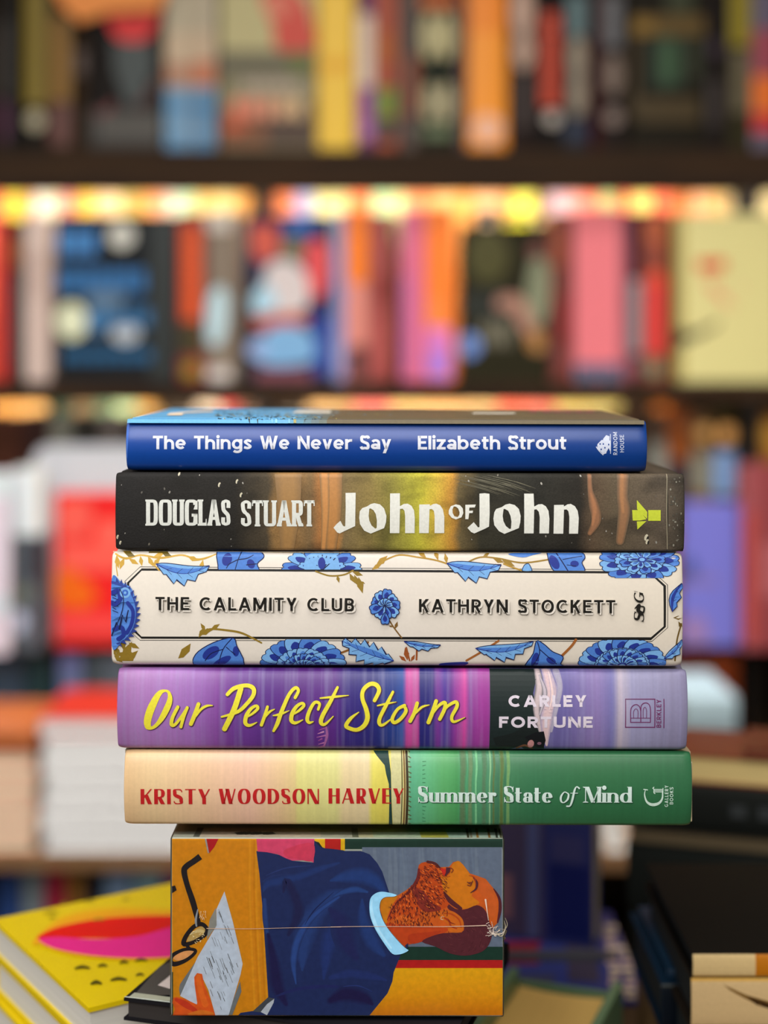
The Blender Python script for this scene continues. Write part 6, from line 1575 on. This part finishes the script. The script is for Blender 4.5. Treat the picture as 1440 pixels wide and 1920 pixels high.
# ------------------------------------------------------------------ cubby below the counter
for x0, x1, yt, hx, lab in [(-6, 38, 1636, '#4c70b4', 'blue book in the cubby below the counter'), (42, 80, 1632, '#b4c4cc', 'pale grey book in the cubby below the counter'), (84, 122, 1630, '#e0486c', 'crimson book in the cubby below the counter'), (126, 156, 1636, '#d09c50', 'ochre book in the cubby below the counter'), (160, 192, 1642, '#484c58', 'dark grey book in the cubby below the counter'), (196, 246, 1634, '#b4d4fc', 'light blue book in the cubby below the counter'), (252, 306, 1634, '#c0ecfc', 'pale cyan book in the cubby below the counter'), (310, 340, 1628, '#c830a8', 'magenta book in the cubby below the counter')]:
    upright(x0, x1, yt, HY + (CZ - ZLOW - .0004) * F / 1.9, 1.9, hx, lab, None, depth=.14, group='books in the cubby')
# ------------------------------------------------------------------ the display table in front and what lies on it
TT = .75
tb = empty('display_table', (0, .9, 0)); tag(tb, 'wooden display table carrying the piles of books in front', 'table')
simple('tabletop', [(-.75, .75, -.48, .42, TT - .03, TT)], MIDW, tb, bev=.003)
for sx in (-1, 1):
    for sy in (-.44, .38): simple('leg', [(sx * .70 - .03, sx * .70 + .03, sy - .03, sy + .03, 0, TT - .03)], MIDW, tb, bev=.003)
def flat_pile(label_fn, n, top_z, T, w, h, corner, yaw, hx_fn, pages, group, art=None, spine_far=True, jitter=0.0, name='book', th=.0012):
    """books lying flat; corner = near corner (world), yaw turns the page side; spine away from the lens"""
    out = []
    z = top_z
    for i in range(n):
        t = T if not isinstance(T, (list, tuple)) else T[i]
        j = (jitter * math.sin(i * 2.3), jitter * math.cos(i * 1.7)) if i else (0, 0)
        # local: z(height)->along, y(depth)->towards lens
        c, s = math.cos(yaw), math.sin(yaw)
        # rot (0,90,180+yaw): local z -> -(c,s), local y -> (s,-c); spine sits at the far side
        px = corner[0] + h * c - w * s + j[0]; py = corner[1] + h * s + w * c + j[1]
        rt = (0, R(90), R(180) + yaw)
        b_ = book(label_fn(i), w, t - .0004, h, (px, py, z - t / 2), rt, hx_fn(i), pages, inset=.0015, ink=art if i == 0 else None, plane=('Z', top_z - CZ), group=group, th=th, name=name)
        out.append(b_); z -= t
    return z
def riser(x0, x1, y0, y1, ztop, label, yaw=0):
    cx, cy = (x0 + x1) / 2, (y0 + y1) / 2
    o = simple('display_riser', [(x0 - cx, x1 - cx, y0 - cy, y1 - cy, 0, ztop - TT - .0003)], MIDW, bev=.002)
    o.location = (cx, cy, TT + .0001); o.rotation_euler = (0, 0, yaw)
    tag(o, label, 'riser')

# dark book carrying the boxed set
ZB = CZ - (1905.8 - HY) / F * D0 - .0014
dk = Ink()
dk.poly([(250, 1868), (330, 1866), (330, 1800), (300, 1812)], '#4a4844')
dk.poly([(296, 1848), (342, 1862), (342, 1818), (332, 1820)], '#d8ccc8'); dk.poly([(238, 1873), (332, 1879), (332, 1872), (252, 1862)], '#a8ab98')
dk.line([(233, 1870), (330, 1881)], 2.4, '#c4ccc4', False, cap=False)
cn = unproj(232, 1870.5, Z=ZB - CZ)
yw = R(-17)
YZ = -.2852
flat_pile(lambda i: 'black book with a grey and white cover between the boxed set and the yellow book', 1, ZB, ZB - (CZ + YZ) - .0004, .112, .145, (cn.x, cn.y), yw, lambda i: '#17161a', '#2c2624', None, dk)

# yellow books at the left
yk = Ink()
yk.soft([(66, 1768), (120, 1736), (200, 1722), (300, 1722), (420, 1726)], [10, 34, 40, 36, 30], '#e8a010', '#e0c010')
yk.smooth([(66, 1762), (90, 1742), (140, 1728), (200, 1719), (290, 1715), (370, 1716), (430, 1728), (440, 1756), (380, 1790), (300, 1800), (220, 1800), (140, 1792), (90, 1778)], '#e8a020')
yk.smooth([(72, 1762), (96, 1744), (145, 1731), (205, 1722), (290, 1718), (360, 1720), (420, 1734), (370, 1760), (280, 1762), (160, 1760)], '#e01808')
yk.smooth([(74, 1762), (110, 1758), (180, 1762), (260, 1756), (330, 1738), (430, 1730), (436, 1756), (370, 1788), (300, 1796), (220, 1796), (145, 1788), (95, 1776)], '#e42888')
for (x, y, w_, h_) in ((40, 1705, 10, 5), (95, 1712, 12, 4), (168, 1690, 8, 4), (98, 1722, 6, 3), (185, 1726, 10, 4), (154, 1816, 13, 6), (192, 1812, 8, 5), (232, 1806, 7, 5), (264, 1802, 10, 5), (180, 1845, 9, 7), (222, 1838, 14, 6), (262, 1829, 7, 4), (118, 1694, 5, 3), (236, 1688, 6, 3)):
    yk.line([(x - w_, y + 1), (x, y - h_ * .4), (x + w_, y)], [h_ * .5, h_, h_ * .6], '#4c4400' if y > 1800 else '#8c7c10')
cy_ = unproj(166, 1889, Z=YZ)
ylab = ['topmost yellow book with a red and magenta blot at lower left', 'second yellow-edged book of the lower left pile', 'third yellow-edged book of the lower left pile', 'fourth yellow-edged book of the lower left pile', 'fifth yellow-edged book of the lower left pile']
YAW = R(33)
zz = flat_pile(lambda i: ylab[i], 5, CZ + YZ,   .0185, .130, .175, (cy_.x, cy_.y), YAW, lambda i: '#e0c400', '#e4e2da', 'yellow books in the lower left pile', yk, jitter=.0015, th=.0022)
riser(cy_.x - .0, cy_.x + .08, cy_.y + .065, cy_.y + .145, zz, 'wooden riser block under the yellow books', YAW)

# navy book lying flat with one standing on it
NZ = -.3686
nk = Ink()
nk.rect(900, 1766, 1010, 1808, '#7c1420'); nk.poly([(940, 1766), (1018, 1766), (985, 1790), (945, 1808)], '#7c1420')
nk.poly([(1060, 1764), (1118, 1764), (1124, 1842), (1066, 1840)], '#3c3448'); nk.rect(948, 1828, 1040, 1842, '#3c3c54')
LT_ = '#c4ac98'
gfb = Style(v=.3, h=.26, wf=1)
def persp(p):   # letters run up the cover, following its receding side
    t = (p[1] - 1725) / 155
    return (p[0] + (p[0] - 720) * 0 + (-6 + 16 * t), p[1])
nk.tf = persp   # worn pale blocks of print, not readable even in focus
for i in range(11):
    y = 1734 + i * 13.2
    for x0_, x1_ in ([(1134, 1158), (1164, 1186)] if i % 3 else [(1138, 1186)]):
        nk.rect(x0_ + (i * 7) % 5, y, x1_ - (i * 5) % 4, y + 9.5, ['#c8b4a0', '#b8a48c', '#bca0a0'][i % 3])
nk.tf = None
X0, X1 = unproj(860, 1880, Z=NZ), unproj(1216, 1881, Z=NZ)
wN = .15
b_ = book('navy book lying flat with big pale letters along its right side', wN, .024, X1.x - X0.x, (X1.x, X1.y + wN, CZ + NZ - .012), (0, R(90), R(180)), '#2c3474', '#8c6c4c', ink=nk, plane=('Z', NZ), inset=.003)
TN = CZ + NZ - .0242
lo = book('tan-paged book under the flat navy book', .15, .03, .13, (X1.x - .004, X1.y + .006 + .15, TN - .0152), (0, R(90), R(180)), '#4c3c30', '#a88c6c')
riser(X1.x - .12, X1.x - .01, X1.y + .02, X1.y + .14, TN - .0305, 'wooden riser block under the navy books')
# standing navy book, pages towards the right
n2 = Ink()
Yn = .973
nb = book('navy book standing upright behind the boxed set, in clear film',   .128, .024, .25, (unproj(1130, 1766, Y=Yn).x - .124, Yn + .044, CZ + NZ + .0003), (0, 0, R(-110)), '#20265c', '#a89c80', name='book', inset=.001)
# printed panels on its face
pm = Ink()
def nloc(a, z): return (a, z)
bmn = bmesh.new(); lay = bmn.loops.layers.float_color.new('ink')
def patch(y0, y1, z0, z1, c, e):
    vs = [bmn.verts.new((.012 + e, y0, z0)), bmn.verts.new((.012 + e, y1, z0)), bmn.verts.new((.012 + e, y1, z1)), bmn.verts.new((.012 + e, y0, z1))]
    f = bmn.faces.new(vs)
    for l in f.loops: l[lay] = (*hexc(c), 1)
patch(.003, .096, .002, .246, '#3c3450', .0001)
patch(.1, .126, .004, .05, '#0a1450', .0001); patch(.102, .122, .052, .068, '#30305c', .00015); patch(.102, .122, .074, .12, '#262c5c', .00015)
patch(.056, .076, .012, .040, '#74505a', .0002); patch(.086, .093, .002, .246, '#444c78', .0002); patch(.1, .124, .13, .2, '#262c5c', .0002)
pn = link('back_text_panel', bmn, [INK], nb); pn['label'] = 'dim printed panels in navy, plum and grey'
bmn = bmesh.new(); box(bmn, -.0116, .0118, .001, .1185, .0006, .2358, bev=.0006)
link('clear_film', bmn, fm, nb)
# grey acrylic edge that holds it
st = simple('book_stand', [(-.055, .055, -.004, 0, 0, .004), (-.055, .055, -.004, .001, .004, .0045)], mat('#4c4c52', .3))
p_ = unproj(985, 1766, Y=.945); st.location = (p_.x, .945, CZ + NZ + .0006); tag(st, 'thin grey bar before the foot of the standing navy book', 'stand')

# thick book standing on its foot, seen from above: cream page tops between two green boards
def thick_book():
    Zt = -.3500
    a = unproj(965, 1840, Z=Zt); b = unproj(1163, 1858, Z=Zt)
    d = Vector((b.x - a.x, b.y - a.y, 0)); t = d.length
    root = empty('book', ((a.x + b.x) / 2, (a.y + b.y) / 2 + .002, CZ + Zt - .24), (0, 0, R(-20)))
    tag(root, 'thick book with green boards standing upright, its cream page tops showing', 'book')
    bm = bmesh.new()
    for s in (-1, 1):
        box(bm, s * t / 2 - .0030, s * t / 2 + .0022, -.14, 0, 0, .246, bev=.0012)
    box(bm, -t / 2, t / 2, .001, .0035, 0, .238)
    link('cover', bm, mat('#6f8c68', .35), root)
    bm = bmesh.new(); n = 12
    rows = []
    for i in range(n + 1):
        x = -t / 2 + .0024 + (t - .0048) * i / n
        y = -.004 * (1 - (2 * i / n - 1) ** 2) - .0005
        rows.append([bm.verts.new((x, -.132 + y * .5, .003)), bm.verts.new((x, y, .003)), bm.verts.new((x, y, .236)), bm.verts.new((x, -.132 + y * .5, .236))])
    for i in range(n):
        for k in range(4): bm.faces.new((rows[i][k], rows[i][(k + 1) % 4], rows[i + 1][(k + 1) % 4], rows[i + 1][k]))
    bm.faces.new(list(reversed(rows[0]))); bm.faces.new(rows[-1])
    bmesh.ops.recalc_face_normals(bm, faces=bm.faces)
    link('page_block', bm, paper_x('#f4c870'), root)
    return root, CZ + Zt - .24
tbk, zb_ = thick_book()
# ------------------------------------------------------------------ dark pile at the right
YD = .985
YWR = R(-17)
def rpile(x0px, ypx, Y, T, w, h, hx, pages, label, fore=True, art=None, name='book', th=.0014, group='dark pile at the right'):
    """flat book whose near-left top corner sits behind photo point (x0px,ypx) at distance Y"""
    p = unproj(x0px, ypx, Y=Y); c, s = math.cos(YWR), math.sin(YWR)
    zc = p.z - T / 2
    if fore: loc = (p.x + h * c - w * s, p.y + h * s + w * c, zc); rot = (0, R(90), R(180) + YWR)
    else: loc = (p.x, p.y, zc); rot = (0, R(90), YWR)
    b_ = book(label, w, T - .0004, h, loc, rot, hx, pages, inset=.0015, th=th, group=group, rough=.4)
    return b_, p.z - T
P0 = unproj(1178, 1556, Y=YD)
def zpx(y, Y=YD): return (y - HY) / F * Y
zt = P0.z
bk_, z1 = rpile(1178, 1548, YD, zpx(1581) - zpx(1548), .14, .21, '#191916', '#5f5138', 'thin brown-edged book in the middle of the dark pile', th=.0008)
bk_, z0 = rpile(1205, 1466, YD, zpx(1547.6) - zpx(1466), .135, .20, '#181b19', '#5a5444', 'thick blackish green book in the dark pile, under the cream pages', fore=False)
# faint grey print on its spine
sp_ = bmesh.new(); ly_ = sp_.loops.layers.float_color.new('ink')
for i in range(7):
    zz0 = .055 + i * .017
    vs = [sp_.verts.new((x, -.0003, z)) for x, z in ((-.004, zz0), (.004, zz0), (.004, zz0 + .010), (-.004, zz0 + .010))]
    f = sp_.faces.new(vs)
    for l in f.loops: l[ly_] = (*hexc('#34383a'), 1)
for f in sp_.faces: f.normal_flip()
o = link('faint_print', sp_, [INK], bk_); o['label'] = 'faint grey marks of print on the spine'
bk_, _ = rpile(1262, 1412, YD, zpx(1465.6) - zpx(1412), .075, .17, '#7c3a24', '#e6cc88', 'cream-paged book with a red-brown cover on top of the dark pile', th=.0012)
bk_, _ = rpile(1392, 1428 - 26, YD - .015, .0062, .06, .10, '#6c3020', '#8c4c34', 'thin red-brown book on the cream-paged book at the right edge', th=.0008)
z = z1; lab = ['black book under the brown-edged book', 'black book third from the foot of the dark pile', 'black book second from the foot of the dark pile', 'black book at the foot of the dark pile']
for i in range(4):
    yy = HY + (CZ - z) * F / YD
    bk_, z = rpile(1176 + (i % 2) * 3, yy, YD, .042, .15, .22, ['#161a18', '#14140f', '#161310', '#141412'][i], '#15140f', lab[i], fore=False)
pr = unproj(1176, 1600, Y=YD)
riser(pr.x + .04, pr.x + .17, pr.y + .02, pr.y + .09, z, 'wooden riser block under the dark pile', YWR)

# cream spines low at the right
def spinebook(x0, x1, yt, yb, Y, hx, pages, label, art, depth=.13, group=None):
    X0, X1 = (x0 - CX) / F * Y, (x1 - CX) / F * Y
    zt, zb = CZ - (yt - HY) / F * Y, CZ - (yb - HY) / F * Y
    return book(label, depth, zt - zb - .0002, X1 - X0, (X0, Y, (zt + zb) / 2), (0, R(90), 0), hx, pages, ink=draw(art), plane=('Y', Y), group=group, th=.0008, arc=.0012), zb
G_ = 'cream spines at lower right'
b_, zb = spinebook(1299, 1600, 1789, 1833.5, .72, '#14120f', '#1c2830', 'upper cream spine at lower right with an orange end', [('r', 1290, 1780, 1418, 1834, '#dcc494'), ('r', 1417, 1780, 1620, 1834, '#c8841c'), ('r', 1290, 1830, 1620, 1834, '#c49a4c')], group=G_)
b_, zb = spinebook(1296, 1600, 1834, 1925, .72, '#241e18', '#1c2830', 'lower cream spine at lower right with a brown feather mark', [('r', 1290, 1830, 1620, 1930, '#d6bc90'), ('r', 1290, 1834, 1620, 1841, '#d8b060'), ('p', [(1355, 1846), (1400, 1866), (1450, 1880), (1450, 1894), (1420, 1884), (1396, 1872), (1370, 1858)], '#8c6c38'), ('p', [(1400, 1868), (1450, 1884), (1450, 1894), (1418, 1884)], '#4c3410')], group=G_)
b_, zb = spinebook(1292, 1600, 1926, 2010, .72, '#241e18', '#1c2830', 'cream book lowest at lower right', [('r', 1280, 1920, 1620, 2020, '#c8ac80')], group=G_)
pr = unproj(1300, 1900, Y=.72)
riser(pr.x + .02, pr.x + .12, pr.y + .01, pr.y + .11, zb, 'wooden riser block under the cream spines')
# navy books left of them
N_ = 'navy books beside the cream spines'
b_, zb = spinebook(1240, 1291, 1846, 1935, .765, '#0c2438', '#14202c', 'navy book left of the cream spines at lower right', [('r', 1230, 1840, 1300, 1851, '#585c58'), ('r', 1230, 1851, 1300, 1940, '#071a28')], group=N_, depth=.10)
b_, _ = spinebook(1252, 1293, 1818, 1845.6, .775, '#1c3c58', '#1c2c3c', 'blue book on the navy book beside the cream spines', [('r', 1240, 1810, 1300, 1838, '#234058'), ('r', 1262, 1838, 1300, 1845, '#5c5450')], group=N_, depth=.09)
b_, _ = spinebook(1272, 1294, 1790, 1817.6, .785, '#2c4868', '#e0c080', 'small blue book with cream pages showing beside the cream spines', [('r', 1260, 1796, 1300, 1818, '#d0b070')], group=N_, depth=.08)
pr = unproj(1240, 1900, Y=.765)
riser(pr.x + .001, pr.x + .0125, pr.y + .01, pr.y + .08, zb, 'narrow riser block under the navy books')
